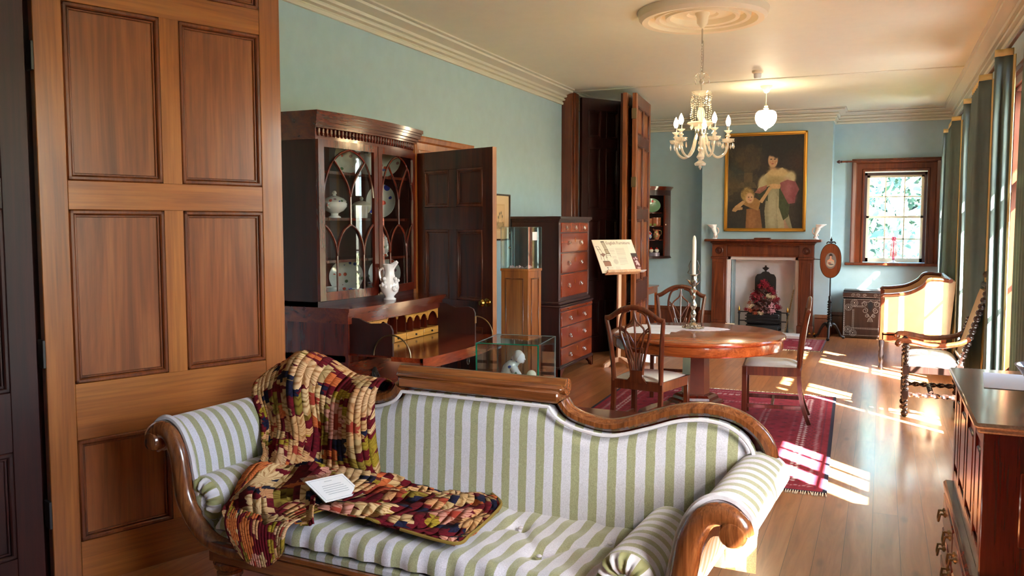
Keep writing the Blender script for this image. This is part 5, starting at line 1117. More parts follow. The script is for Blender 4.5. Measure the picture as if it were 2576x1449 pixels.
b.build('bead_string', M['crystal'], ch, smooth=False)
b = MB()
for k in range(5):
    a = R(4) + 2 * PI * k / 5; b.tube(spline([(0, 0, zc(2.74)), (.03 * math.cos(a), .03 * math.sin(a), zc(2.755)), (.055 * math.cos(a), .055 * math.sin(a), zc(2.73))], 4), .003, 5); drop(b, (.056 * math.cos(a), .056 * math.sin(a), zc(2.72)), .035)
b.build('crown_drop', M['crystal'], ch, smooth=False)
A0 = R(23.3 - 2)
for k in range(5):
    a = A0 + 2 * PI * k / 5; b = MB(); b.T = Matrix.Rotation(a, 4, 'Z')
    b.tube(spline([(.03, 0, zc(2.31)), (.05, 0, zc(2.25)), (.075, 0, zc(2.17)), (.125, 0, zc(2.118)), (.18, 0, zc(2.14)), (.205, 0, zc(2.19)), (.21, 0, zc(2.235))], 5), .009, 8); ar = b.build('arm', M['crystal'], ch)
    b = MB(); b.T = Matrix.Rotation(a, 4, 'Z') @ Matrix.Translation((.21, 0, zc(2.235)))
    b.lathe([(.008, 0), (.03, .004), (.046, .02), (.05, .022), (.034, -.004), (.010, -.01)], n=12); b.lathe([(.009, .0), (.016, .02), (.010, .035), (.022, .045), (.012, .056), (.010, .065), (.032, .085), (.010, .078)], n=12); b.build('drip_pan', M['crystal'], ar, ang=20)
    b = MB(); b.T = Matrix.Rotation(a, 4, 'Z') @ Matrix.Translation((.21, 0, zc(2.235)))
    for i in range(7): q = 2 * PI * i / 7; drop(b, (.044 * math.cos(q), .044 * math.sin(q), .006), .05)
    b.build('pendant_drop', M['crystal'], ar, smooth=False)
    b = MB(); b.T = Matrix.Rotation(a, 4, 'Z') @ Matrix.Translation((.21, 0, zc(2.235))); b.lathe([(.010, .075), (.010, .118), (.011, .12)], n=10); b.build('candle_tube', M['silver'], ar)
    b = MB(); b.T = Matrix.Rotation(a, 4, 'Z') @ Matrix.Translation((.21, 0, zc(2.355))); b.lathe([(.009, 0), (.017, .018), (.019, .034), (.013, .058), (.005, .075), (.0001, .084)], n=14); b.build('bulb', M['bulb'], ar)
# ---- globe pendant
gp = thing('globe_pendant', 'lit frosted glass globe lamp hanging from a chain before the portrait', 'ceiling lamp', (-1.285, 10.50, ZC))
lath('ceiling_cup', [(.07, 0), (.07, -.008), (.045, -.04), (.03, -.075), (.008, -.085)], M['cream'], gp, 24)
b = MB(); b.tube([(0, 0, -.08), (0, 0, -.235)], .004, 6); b.lathe([(.02, -.29), (.03, -.26), (.018, -.25), (.024, -.235), (.010, -.225)], n=16); b.build('chain', M['cream'], gp)
b = MB(); N = 24; pr_ = [(.045, -.285), (.085, -.290), (.108, -.308), (.119, -.345), (.118, -.385), (.106, -.425), (.082, -.460), (.05, -.483), (.022, -.495), (.010, -.515), (.0001, -.522)]
b.add([((r * (1 + .035 * math.cos(i * PI))) * math.cos(2 * PI * i / N), (r * (1 + .035 * math.cos(i * PI))) * math.sin(2 * PI * i / N), z) for r, z in pr_ for i in range(N)], [(j * N + i, j * N + (i + 1) % N, (j + 1) * N + (i + 1) % N, (j + 1) * N + i) for j in range(len(pr_) - 1) for i in range(N)])
b.build('glass_globe', M['globe'], gp, ang=80)
sd = thing('smoke_detector', 'small round smoke detector on the ceiling between the two lamps', 'smoke detector', (-1.25, 9.45, ZC))
lath('base', [(.06, 0), (.058, -.02), (.042, -.03)], M['cream'], sd, 24); lath('sensor_head', [(.04, -.03), (.04, -.06), (.034, -.08), (.0001, -.082)], M['white'], sd, 24)
# ================================================================ FAR WALL
fp = thing('fireplace_surround', 'dark stained wooden mantelpiece with corner roundels around a white fire opening', 'mantelpiece', (-1.565, YBR, 0))
X0, X1 = -.72, .70
b = MB(); b.box(-.815, .80, -.25, 0, 1.355, 1.39, .008); b.box(-.74, .73, -.19, 0, 1.33, 1.355, .012); b.box(-.72, .71, -.155, 0, 1.305, 1.33, .01); b.box(-.12, .10, -.18, 0, 1.39, 1.41, .006); b.build('mantel_shelf', M['fold'], fp)
b = MB(); b.box(X0, X1, -.10, 0, 1.135, 1.305, .004); b.box(X0 + .22, X1 - .20, -.108, -.1, 1.165, 1.285, .004); b.build('frieze', M['fold'], fp)
for s, (a, c) in ((-1, (X0, X0 + .21)), (1, (X1 - .20, X1))):
    b = MB(); b.box(a, c, -.12, 0, .16, 1.11, .004); b.box(a + .03, c - .03, -.128, -.11, .2, 1.06, .006); b.box(a - .012, c + .01, -.135, 0, 0, .16, .006); b.box(a - .015, c + .01, -.14, 0, 1.10, 1.135, .006); b.box(a, c, -.125, 0, 1.135, 1.305, .003); b.build('pilaster', M['fold'], fp)
    b = MB(); b.T = Matrix.Translation(((a + c) / 2, -.125, 1.225)) @ Matrix.Rotation(R(90), 4, 'X'); b.lathe([(.055, 0), (.055, .008), (.045, .014), (.036, .006), (.026, .006), (.02, .014), (.0001, .018)], n=28); b.build('roundel', M['doord'], fp)
fi = MB(); # white lining
ox0, ox1 = X0 + .21, X1 - .20
fi.box(ox0, ox0 + .05, -.03, .02, 0, 1.135); fi.box(ox1 - .05, ox1, -.03, .02, 0, 1.135); fi.box(ox0, ox1, -.03, .02, 1.09, 1.135)
fi.box(ox0 + .04, ox0 + .06, 0, .36, 0, 1.12); fi.box(ox1 - .06, ox1 - .04, 0, .36, 0, 1.12); fi.box(ox0 + .05, ox1 - .05, .34, .36, 0, 1.12); fi.box(ox0 + .05, ox1 - .05, 0, .36, 1.09, 1.10)
fi.build('white_fire_opening', M['plaster'], fp, smooth=False)
b = MB(); b.box(X0 + .1, X1 - .1, -.42, .34, 0, .05, .006); plab(b.build('hearth', M['white'], fp), 'white painted hearth slab')
b = MB()
for x in (X1 - .03, X1 + .03): b.ball((x, -.15, .06), .018, 10)
b.build('brass_knob', M['brass'], fp)
gr = thing('fire_basket', 'black iron fire basket with an arched back plate inside the fireplace', 'fire basket', (-1.545, YBR + .0, .05))
b = MB(); P = [(-.235, 0), (.235, 0), (.235, .28), (.15, .30), (.15, .74), (.145, .78), (.12, .82), (.07, .83), (.04, .86), (-.04, .86), (-.07, .83), (-.12, .82), (-.145, .78), (-.15, .74), (-.15, .30), (-.235, .28)]; b.prism([(x, z) for x, z in P], .12, .14, 'y'); b.build('back_plate', M['black'], gr)
b = MB(); b.lathe([(.02, .86), (.012, .875), (.045, .905), (.05, .915), (.012, .93), (.016, .945), (.0001, .955)], (0, .13, 0), 16, sy=.5); b.build('finial', M['black'], gr)
b = MB(); b.box(-.24, .24, -.10, .12, .04, .10, .01); b.box(-.235, .235, -.09, .12, .10, .27, .02); b.box(-.22, .22, -.12, -.09, .0, .085, .01)
for z in (.14, .185, .23): b.tube([(-.25, -.10, z), (-.1, -.125, z), (.1, -.125, z), (.25, -.10, z)], .009, 6)
for x in (-.34, .34): b.lathe([(.018, 0), (.012, .03), (.012, .24), (.02, .26), (.012, .29)], (x, -.08, 0), 10)
for z in (.15, .28): b.tube([(-.34, -.08, z), (-.2, -.08, z)], .008, 6); b.tube([(.34, -.08, z), (.2, -.08, z)], .008, 6)
b.build('basket', M['black'], gr)
b = MB()
for x in (-.34, .34): b.lathe([(.0001, .28), (.014, .29), (.018, .31), (.01, .335), (.006, .35), (.0001, .37)], (x, -.08, 0), 12)
b.ball((0, -.13, .045), .02, 12); b.build('brass_knob', M['brass'], gr)
# flowers
fl_ = thing('dried_flower_arrangement', 'dome of dried red, pink and cream flowers filling the fire basket', 'flower arrangement', (-1.545, YBR, .32))
FC = {'deep_red_bloom': srgb(126, 22, 34), 'pink_bloom': srgb(206, 150, 156), 'cream_bloom': srgb(214, 196, 160), 'rust_bloom': srgb(176, 86, 60), 'crimson_spray': srgb(150, 30, 54)}
def bloom(mb, c, r, n=60):
    c = Vector(c)
    for k in range(n):
        d = Vector((rng.randn(), rng.randn() - .6, rng.randn())).normalized(); u = d.orthogonal().normalized(); v = d.cross(u); s = r * .34
        p = c + d * r * (.55 + .45 * rng.rand()); mb.add([tuple(p - u * s * .6), tuple(p - v * s * .4 + d * s), tuple(p + u * s * .6), tuple(p + v * s * .5 + d * s * .4)], [(0, 1, 2, 3)])
    mb.ball(tuple(c), r * .6, 8)
sets = {'deep_red_bloom': [(-.06, -.02, .22, .10), (0, .02, .36, .06), (-.13, 0, .27, .06), (.15, -.02, .17, .06)], 'pink_bloom': [(.02, -.07, .06, .062), (.11, -.06, .12, .066), (.12, -.07, .03, .055)],
        'cream_bloom': [(-.16, -.04, .10, .055), (-.03, -.08, 0.0, .045), (.07, -.02, .24, .05), (.14, -.0, .22, .05)], 'rust_bloom': [(-.19, -.03, .03, .05), (-.11, -.08, -.01, .035), (-.20, -.02, .14, .04), (.04, -.05, .20, .028), (-.10, -.07, .06, .04)], 'crimson_spray': [(-.01, .03, .44, .05), (.03, .03, .40, .05), (-.06, .02, .38, .04), (.09, .03, .34, .05), (.13, .02, .28, .05), (.18, 0, .20, .045), (.22, -.03, .08, .035), (-.25, -.03, .04, .035), (.19, -.03, .10, .05), (-.16, .02, .20, .05), (.0, -.03, .14, .05)]}
for nm, L_ in sets.items():
    mt = plain(nm, FC[nm], .8, var=.3)
    for x, y, z, r in L_: b = MB(); bloom(b, (x, y, z), r); b.build(nm, mt, fl_, smooth=False)
b = MB(); bloom(b, (0, .04, .12), .17, 160); bloom(b, (0, .05, .28), .11, 90); b.build('leafy_base', plain('dried_leaf', srgb(70, 40, 34), .9, var=.4), fl_, smooth=False)
for x0, x1, zz, lb in ((-2.105, -2.11, .62, 'beaded brass fire iron leaning at the left of the fireplace'), (-1.23, -1.13, .62, 'long brass tongs leaning at the right inside the fireplace')):
    t = thing('fire_iron', lb, 'fire iron', (x0, YBR - .10, .05)); b = MB(); dx = x1 - x0
    b.tube([(0, 0, 0), (dx, .05, zz)], .008, 6)
    for k in range(22): b.ball((dx * k / 22, .05 * k / 22, .02 + (zz - .02) * k / 22), .011, 6)
    b.build('shaft', M['dbrass'], t)
b = MB(); b.prism([(-.07, 0), (.07, 0), (.065, .11), (-.065, .11)], -.004, .004, 'y'); o = b.build('place_card', M['cream'], None); o.location = (-2.0, YBR - .19, .052); o.rotation_euler = (R(-10), 0, 0); tag(o, 'small cream card standing on the hearth at the left', 'card')
def mvase(x, flip, lb):
    t = thing('mantel_vase', lb, 'vase', (x, YBR - .13, 1.39), 0, 'white flower-shaped vases on the mantelpiece'); s = -1 if flip else 1
    lath('foot', [(.035, 0), (.036, .01), (.018, .025), (.014, .04)], M['china'], t, 20)
    b = MB(); b.tube(spline([(0, 0, .03), (.012 * s, 0, .07), (-.006 * s, 0, .12), (-.02 * s, 0, .16)], 6), [.016 + .0012 * i for i in range(19)], 14); b.build('body', M['china'], t)
    b = MB(); N = 20; b.add([((r + .012 * math.cos(5 * 2 * PI * i / N) * (r > .03)) * math.cos(2 * PI * i / N) - (.02 + (z - .16) * .6) * s, r * .8 * math.sin(2 * PI * i / N), z) for r, z in ((.028, .15), (.036, .175), (.054, .20), (.068, .212)) for i in range(N)], [(j * N + i, j * N + (i + 1) % N, (j + 1) * N + (i + 1) % N, (j + 1) * N + i) for j in range(3) for i in range(N)]); b.build('flared_mouth', M['china'], t, solid=.003)
    b = MB()
    for k in range(9): a = rng.rand() * 6.28; b.ball((.032 * math.cos(a) + .01 * s, .028 * math.sin(a), .02 + .06 * rng.rand()), .012, 7)
    b.tube(spline([(.01 * s, 0, .06), (.055 * s, 0, .10), (.05 * s, 0, .15), (.03 * s, 0, .16)], 4), .008, 6); b.build('applied_flowers', plain('pinkish_china', srgb(240, 214, 206), .2), t); return t
mvase(-2.25, False, 'white flower-shaped vase at the left end of the mantelpiece'); mvase(-.835, True, 'white flower-shaped vase with gilt edges at the right end of the mantelpiece')
# portrait
pt = thing('portrait_painting', 'gilt-framed portrait of a lady with pink shawl and a child above the mantelpiece', 'painting', (-1.565, YBR, 2.212))
w2, h2, fw = .572, .712, .035; b = MB()
for a in ((-w2, w2, h2 - fw, h2), (-w2, w2, -h2, -h2 + fw), (-w2, -w2 + fw, -h2, h2), (w2 - fw, w2, -h2, h2)): b.box(a[0], a[1], -.05, 0, a[2], a[3], .008); 
for a in ((-w2 + fw, w2 - fw, h2 - fw - .012, h2 - fw), (-w2 + fw, w2 - fw, -h2 + fw, -h2 + fw + .012), (-w2 + fw, -w2 + fw + .012, -h2 + fw, h2 - fw), (w2 - fw - .012, w2 - fw, -h2 + fw, h2 - fw)): b.box(a[0], a[1], -.036, 0, a[2], a[3], .004)
b.build('gilt_frame', M['gold'], pt)
def fport(U, V):
    n = nzf(U, V, 5, 11); n2 = nzf(U, V, 14, 12); P = Pic(U, V, (34, 28, 18)); P.mix(np.clip((n - .45) * 2.2, 0, 1) * .8, (70, 52, 28)); P.mix(np.clip((n2 - .6) * 2, 0, 1) * .6, (20, 24, 20))
    P.ell(.08, .50, .16, .14, (104, 84, 46), soft=1.2, op=.8); P.ell(.12, .64, .16, .10, (40, 60, 64), soft=1.2, op=.7); P.ell(.92, .7, .12, .1, (84, 42, 28), soft=1.4, op=.6)
    P.ell(.27, .76, .19, .12, (74, 60, 34), soft=.7, op=.9); P.poly([(.12, .86), (.46, .86), (.40, .66), (.33, .60), (.24, .60), (.17, .66)], (70, 56, 32), .7); P.rect(.23, .34, .50, .60, (104, 86, 52), .9); P.poly([(.20, .50), (.36, .50), (.40, .44), (.14, .44)], (92, 76, 46), .9)
    P.mix((n2 > .55) * (U < .45) * (V > .3) * .35, (110, 90, 56)); P.rect(.10, .52, 0, .40, (46, 38, 24), .6)
    # gown
    g1, g2 = (196, 186, 150), (150, 146, 116)
    P.poly([(.53, .44), (.70, .43), (.76, .30), (.82, .12), (.86, 0), (.52, 0), (.50, .2), (.52, .36)], g2); P.ell(.60, .22, .055, .24, (184, 178, 146), soft=.8); P.poly([(.66, .36), (.72, .30), (.76, .14), (.78, 0), (.68, 0), (.66, .18)], g1, .7); P.poly([(.74, .14), (.80, .04), (.84, 0), (.76, 0)], (190, 130, 110), .7)
    P.poly([(.68, .44), (.78, .42), (.82, .28), (.80, .14), (.74, .10), (.68, .24)], (60, 74, 32)); P.poly([(.37, .42), (.46, .40), (.54, .44), (.54, .30), (.44, .33)], (50, 62, 30))
    P.poly([(.50, .58), (.60, .64), (.72, .645), (.80, .58), (.82, .48), (.74, .44), (.56, .46), (.50, .44), (.44, .40), (.40, .42), (.46, .52)], (206, 190, 138)); P.ell(.82, .54, .065, .07, (214, 202, 160), soft=.5); P.ell(.47, .50, .05, .08, (200, 190, 150), rot=-25, soft=.5)
    P.ell(.66, .60, .13, .045, (226, 196, 140), soft=.4); P.ell(.62, .50, .10, .05, (150, 130, 80), soft=1.0, op=.6)
    P.poly([(.37, .39), (.42, .44), (.53, .47), (.52, .43), (.44, .38)], (176, 96, 84), .9)
    P.c = P.c * 1.0
    P.poly([(.69, .49), (.78, .52), (.88, .50), (.93, .42), (.88, .34), (.88, .28), (.80, .27), (.74, .36), (.70, .42)], (152, 70, 80)); P.ell(.80, .42, .06, .10, (178, 96, 104), rot=20, soft=1.0, op=.7); P.ell(.86, .36, .04, .08, (150, 54, 72), soft=1.0, op=.8)
    P.poly([(.54, .475), (.60, .48), (.70, .47), (.69, .43), (.60, .43)], (214, 164, 110)); P.ell(.62, .455, .06, .025, (226, 178, 124), soft=.5)
    P.rect(.575, .645, .64, .70, (214, 160, 112)); P.ell(.61, .655, .06, .03, (220, 172, 124), soft=.6)
    P.ell(.60, .75, .105, .095, (26, 16, 12), soft=.4); P.ell(.66, .72, .05, .08, (30, 18, 12), soft=.5); P.ell(.595, .725, .062, .078, (228, 176, 132), soft=.2); P.ell(.60, .80, .07, .035, (28, 18, 14), soft=.5); P.ell(.635, .775, .03, .03, (30, 18, 14), soft=.6)
    for x in (.572, .618): P.ell(x, .735, .012, .006, (60, 36, 26), soft=.6)
    P.ell(.592, .712, .006, .016, (206, 140, 100), soft=.9); P.ell(.592, .688, .016, .005, (176, 70, 60), soft=.6); P.ell(.565, .705, .015, .012, (226, 140, 110), soft=1, op=.6); P.ell(.63, .705, .015, .012, (214, 130, 100), soft=1, op=.6); P.ell(.638, .695, .005, .006, (240, 236, 220))
    # child
    P.poly([(.27, .22), (.44, .22), (.48, 0), (.26, 0)], (150, 92, 40)); P.ell(.34, .10, .05, .14, (168, 106, 52), soft=.9)
    P.poly([(.22, .27), (.30, .24), (.42, .20), (.45, .30), (.38, .34), (.26, .31)], (176, 124, 60)); P.poly([(.43, .30), (.47, .28), (.56, .40), (.60, .44), (.55, .45), (.50, .38)], (216, 166, 112)); P.poly([(.08, .20), (.13, .19), (.24, .28), (.27, .31), (.22, .31), (.12, .25)], (214, 164, 108)); P.poly([(.08, .20), (.22, .215), (.22, .24), (.10, .235)], (200, 150, 98))
    P.ell(.28, .37, .085, .075, (168, 132, 66), soft=.4); P.mix((nzf(U, V, 40, 5) > .55) * (np.hypot((U - .28) / .085, (V - .375) / .075) < 1) * .6, (214, 180, 104)); P.ell(.31, .335, .052, .055, (232, 178, 136), soft=.25)
    for x in (.295, .333): P.ell(x, .345, .009, .005, (50, 40, 40), soft=.6)
    P.ell(.318, .312, .014, .005, (190, 90, 80), soft=.6); P.ell(.30, .325, .014, .010, (230, 140, 110), soft=1, op=.6)
    k = ((nzf(U, V, 50, 8) - .5) * 22)[..., None]; m_ = P.c.mean(-1, keepdims=True); return (P.c * .8 + m_ * .2) * np.array((.84, .82, .76)) + k
painted('canvas', 1.10, 1.38, 300, 375, fport, M['paint'], pt, y=-.02)
# pole screen
ps_ = thing('pole_screen', 'barley-twist pole fire screen with an oval painted portrait of a lady beside the fireplace', 'pole screen', (-.635, 12.66, 0))
b = MB(); b.tube([(0, 0, .55), (0, 0, 1.36)], .010, 8); b.lathe([(.0001, 1.36), (.02, 1.365), (.012, 1.38), (.018, 1.395), (.006, 1.41), (.0001, 1.44)], n=12); b.build('pole', M['blackwood'], ps_)
def twist(mb, p0, z0, z1, r, turns, n=10, bulge=.35):
    N = max(24, int(turns * 12)); s_ = len(mb.v); V = []; F = []
    for j in range(N + 1):
        t = j / N; z = z0 + (z1 - z0) * t
        for i in range(n):
            a = 2 * PI * i / n; rr = r * (1 + bulge * math.cos(2 * (a - turns * PI * t))); V.append((p0[0] + rr * math.cos(a), p0[1] + rr * math.sin(a), z))
    F = [(j * n + i, j * n + (i + 1) % n, (j + 1) * n + (i + 1) % n, (j + 1) * n + i) for j in range(N) for i in range(n)]; mb.add(V, F)
b = MB(); twist(b, (0, 0), .24, .52, .024, 8); b.lathe([(.03, .16), (.045, .19), (.03, .22), (.022, .24)], n=16); b.lathe([(.024, .52), (.03, .53), (.018, .545)], n=16); b.lathe([(.016, .545), (.018, .60), (.012, .61)], n=12); b.build('twist_column', M['blackwood'], ps_)
for a in (30, 150, 270):
    b = MB(); b.T = Matrix.Rotation(R(a), 4, 'Z'); b.tube(spline([(.02, 0, .20), (.07, 0, .21), (.13, 0, .13), (.17, 0, .05), (.215, 0, .03)], 5), [.022] * 8 + [.018] * 8 + [.016] * 5, 10); b.ball((.215, 0, .024), .024, 10); b.build('leg', M['blackwood'], ps_)
ov = [(.135 * math.cos(a) * (1 if abs(math.cos(a)) < .9 else 1), .235 * (abs(math.sin(a)) ** .8) * (1 if math.sin(a) > 0 else -1)) for a in [2 * PI * i / 48 for i in range(48)]]
b = MB(); b.prism([(x, 1.10 + z) for x, z in ov], -.03, -.012, 'y'); pb = b.build('oval_panel', wood('screen_wood', srgb(84, 34, 10), srgb(120, 56, 20), srgb(140, 70, 28)), ps_)
b = MB(); b.tube([(x * 1.0, -.021, 1.10 + z) for x, z in ov], .008, 6, closed=True); b.tube(spline([(-.06, -.02, 1.335), (-.04, -.02, 1.36), (0, -.02, 1.35), (.04, -.02, 1.36), (.06, -.02, 1.335)], 5), .009, 6); b.build('rim', M['blackwood'], pb)
def fov(U, V):
    P = Pic(U, V, (120, 56, 20)); a, h = .085, .125
    P.ell(.5, .5, .47, .48, (120, 112, 106), soft=.05); P.ell(.5, .80, .14, .11, (40, 26, 22), soft=.4); P.ell(.5, .74, .085, .09, (222, 170, 140), soft=.3); P.ell(.5, .82, .10, .04, (36, 24, 22), soft=.5)
    P.poly([(.44, .68), (.56, .68), (.60, .60), (.78, .52), (.80, .40), (.20, .40), (.22, .52), (.40, .60)], (214, 160, 130)); P.ell(.5, .32, .33, .18, (190, 180, 160), soft=.3); P.ell(.4, .36, .14, .05, (150, 90, 80), soft=.6); P.ell(.55, .28, .2, .04, (90, 90, 90), soft=.6)
    for x in (.47, .53): P.ell(x, .755, .014, .007, (60, 40, 40))
    P.ell(.5, .705, .02, .008, (170, 70, 60)); d = np.hypot((U - .5) / .47, (V - .5) / .48); P.mix((d > 1) * 1.0, (120, 56, 20)); return P.c
painted('oval_portrait', .155, .235, 60, 90, fov, M['paint'], pb, y=-.0312).location = (0, 0, 1.10)
b = MB(); b.tube([(-.135, -.012, 1.115), (-.24, .08, 1.115)], .006, 6); b.build('bracket_arm', M['blackwood'], ps_)
# studded chest
sc_ = thing('studded_chest', 'dark leather-covered chest with brass stud scrolls under the far window', 'chest', (-.07, 13.08, 0))
b = MB(); b.box(-.40, .40, -.20, .20, .02, .565, .01); b.box(-.37, .37, -.18, .18, 0, .03); b.build('chest_body', M['oak'], sc_)
b = MB(); b.box(-.405, .405, -.205, .205, .57, .655, .012); b.box(-.40, .10, -.1, .2, .655, .672, .006); b.build('lid', M['oak'], sc_)
st = MB()
def studs(P, sp=.0135, r=.0042, y=-.201):
    L = 0; nxt = 0
    for (x0, z0), (x1, z1) in zip(P[:-1], P[1:]):
        l = math.hypot(x1 - x0, z1 - z0); 
        while nxt <= L + l + 1e-9:
            t = (nxt - L) / max(l, 1e-9); x, z = x0 + (x1 - x0) * t, z0 + (z1 - z0) * t; st.add([(x - r, y, z), (x, y, z - r), (x + r, y, z), (x, y, z + r), (x, y - r * .8, z)], [(0, 1, 4), (1, 2, 4), (2, 3, 4), (3, 0, 4)]); nxt += sp
        L += l
ring = lambda cx, cz, r, a0=0, a1=360: [(cx + r * math.cos(R(a)), cz + r * math.sin(R(a))) for a in range(a0, a1 + 1, 15)]
spi = lambda cx, cz, r, s=1, ph=0: [(cx + s * r * (1 - t * .75) * math.cos(t * 9 + ph), cz + r * (1 - t * .75) * math.sin(t * 9 + ph)) for t in [i / 24 for i in range(25)]]
for P in ([(-.385, .05), (-.385, .555)], [(-.375, .05), (-.375, .555)], [(-.385, .05), (.385, .05)], [(-.385, .555), (.385, .555)], [(-.27, .14), (-.27, .42)], [(-.255, .14), (-.255, .42)], [(-.27, .14), (.27, .14)], [(-.27, .155), (.27, .155)], [(-.27, .45), (-.13, .45)], [(-.27, .465), (-.13, .465)], [(.27, .14), (.27, .45)], [(.08, .45), (.27, .45)]): studs(P)
for x, z in ((-.25, .505), (-.325, .44), (-.325, .13), (-.26, .08), (.28, .5), (.33, .44)):
    for r in (.045, .028): studs(ring(x, z, r))
    st.ball((x, -.202, z), .009, 6)
cx = -.04
for s in (-1, 1):
    for P in (spi(cx + s * .085, .49, .04, s, 1.5), spi(cx + s * .07, .40, .04, s, 1.5), spi(cx + s * .045, .33, .028, s, 1.5), [(cx, .54), (cx + s * .03, .52), (cx + s * .09, .525), (cx + s * .12, .50)], [(cx, .30), (cx + s * .03, .35)], [(cx + s * .008, .29), (cx + s * .012, .24)], [(cx + s * .02, .29), (cx + s * .035, .24)]): studs(P, .011, .0038)
for P in (spi(-.27, .612, .026, 1), spi(-.20, .612, .026, -1), spi(-.12, .612, .024), spi(.02, .612, .026), spi(.09, .612, .026, -1)): studs(P, .011, .0036, -.2055)
studs([(-.4, .585), (.4, .585)], y=-.2055)
plab(st.build('brass_stud', plain('stud_metal', srgb(190, 186, 176), .4, .4), sc_, smooth=False), 'rows and scrolls of pale metal studs')
b = MB(); b.prism([(cx, .53), (cx + .03, .50), (cx + .035, .46), (cx + .015, .42), (cx, .38), (cx - .015, .42), (cx - .035, .46), (cx - .03, .50)], -.206, -.2, 'y'); b.build('lock_plate', M['black'], sc_)
# corner cupboard
cc_ = thing('corner_cupboard', 'curved mahogany hanging corner cupboard with open shelves in the far left corner', 'cupboard', (XL, YF, 0))
def quarter(mb, r, z0, z1, n=16): mb.prism([(0, 0)] + [(r * math.cos(-PI / 2 * i / n), r * math.sin(-PI / 2 * i / n)) for i in range(n + 1)], z0, z1, 'z')
b = MB(); quarter(b, .57, 1.075, 1.09); quarter(b, .56, 1.09, 1.11); quarter(b, .55, 2.05, 2.14); b.box(0, .015, -.55, 0, 1.09, 2.14); b.box(0, .55, -.015, 0, 1.09, 2.14); b.build('carcase', M['maho_d'], cc_)
b = MB(); quarter(b, .56, 2.13, 2.15); quarter(b, .575, 2.15, 2.165); quarter(b, .59, 2.165, 2.185); b.build('cornice', M['maho_h'], cc_)
for z in (1.36, 1.575, 1.78): b = MB(); quarter(b, .50, z - .008, z + .006); b.build('shelf', M['maho'], cc_)
b = MB()
for a0, a1 in ((0, 22), (68, 90)):
    P = [(.548 * math.cos(-R(a)), .548 * math.sin(-R(a))) for a in np.linspace(a0, a1, 6)] + [(.525 * math.cos(-R(a)), .525 * math.sin(-R(a))) for a in np.linspace(a1, a0, 6)]; b.prism(P, 1.11, 2.06, 'z')
b.build('curved_stile', M['maho'], cc_)
b = MB(); b.ball((.548 * math.cos(-R(19)), .55 * math.sin(-R(19)), 1.60), .012, 8); plab(b.build('key_escutcheon', M['pad'], cc_), 'small ivory keyhole')
cw = lambda x, y, z: (XL + x, YF + y, z); CG = 'crockery in the far corner cupboard'
plate(cw(.31, -.26, 1.786), .11, 12, -60, M['pgr'], 'green oval plate on the upper shelf of the corner cupboard', 1.25, CG)
pot(cw(.38, -.24, 1.581), 'brown and green patterned mug on the second shelf of the corner cupboard', 'cup', M['pbr'], 1.7, 180, 'mug', CG)
pot(cw(.27, -.30, 1.581), 'brown lustre mug with a cream handle next to the patterned mug', 'cup', M['pbr'], 1.5, 0, 'mug', CG)
plate(cw(.26, -.30, 1.366), .07, 10, -60, M['pbl'], 'blue and white plate on the third shelf of the corner cupboard', group=CG)
pot(cw(.39, -.25, 1.366), 'brown lustre jug on the third shelf of the corner cupboard', 'jug', M['pbr'], .85, 0, 'jug', CG)
for x, y, s in ((.32, -.28, 'left'), (.40, -.25, 'right')):
    t = thing('small_pot', '%s one of two small red and cream pots at the bottom of the corner cupboard' % s, 'pot', cw(x, y, 1.17), 0, CG); lath('body', [(.0001, 0), (.02, 0), (.034, .02), (.036, .035), (.024, .05), (.02, .055)], M['pad'], t, 16); lath('lid', [(.026, .048), (.022, .06), (.008, .068), (.008, .075), (.0001, .08)], M['apple'], t, 16)
b = MB(); b.lathe([(.0001, 0), (.10, 0), (.10, .05), (.096, .055), (.0001, .055)], n=28, sy=.6); o = b.build('oval_tin', plain('grey_tin', srgb(130, 120, 134), .3, .3), None); o.location = cw(.35, -.27, 1.112); tag(o, 'oval grey tin under the two small pots in the corner cupboard', 'tin', CG)
# console table
ct = thing('side_table', 'small square side table half hidden behind the folding doors in the far left corner', 'table', (-3.31, 12.45, 0))
b = MB(); b.box(-.24, .24, -.30, .30, .665, .69, .005); b.build('table_top', M['table'], ct); b = MB(); b.box(-.22, .22, -.28, .28, .58, .665); b.build('apron', M['table'], ct)
for x in (-.2, .2):
    for y in (-.26, .26): b = MB(); b.tube([(x, y, .6), (x, y, 0)], [.026, .014], 4); b.build('leg', M['table'], ct)
b = MB(); b.lathe([(.0001, .0), (.05, .0), (.06, .008), (.0001, .004)], n=20); o = b.build('dish', M['china'], None); o.location = (-3.22, 12.35, .69); tag(o, 'small white dish on the side table in the far left corner', 'dish')
# window things
cr = thing('curtain_rod', 'wooden curtain rod with a pointed finial above the far window', 'curtain rod', (0, YF - .10, 2.50))
b = MB(); b.tube([(-.55, 0, 0), (.78, 0, 0)], .012, 10); b.build('rod', M['fold'], cr); b = MB(); b.T = Matrix.Translation((-.55, 0, 0)) @ Matrix.Rotation(R(-90), 4, 'Y'); b.lathe([(.012, 0), (.02, .005), (.012, .015), (.026, .035), (.02, .055), (.0001, .075)], n=14); b.build('finial', M['doord'], cr)
b = MB(); b.box(-.50, -.48, 0, .10, -.01, .01); b.box(.74, .76, 0, .10, -.01, .01); b.build('bracket', M['doord'], cr)
lu = thing('glass_lustre', 'pink and clear glass lustre candlestick on the sill of the far window', 'lustre', (.165, YF - .035, FZ0 - .004))
lath('foot', [(.08, 0), (.075, .008), (.03, .02), (.014, .04)], M['crystal'], lu, 20); lath('stem', [(.014, .04), (.02, .1), (.010, .2), (.016, .30), (.035, .36), (.03, .37), (.0001, .35)], M['pinkglass'], lu, 18)
b = MB()
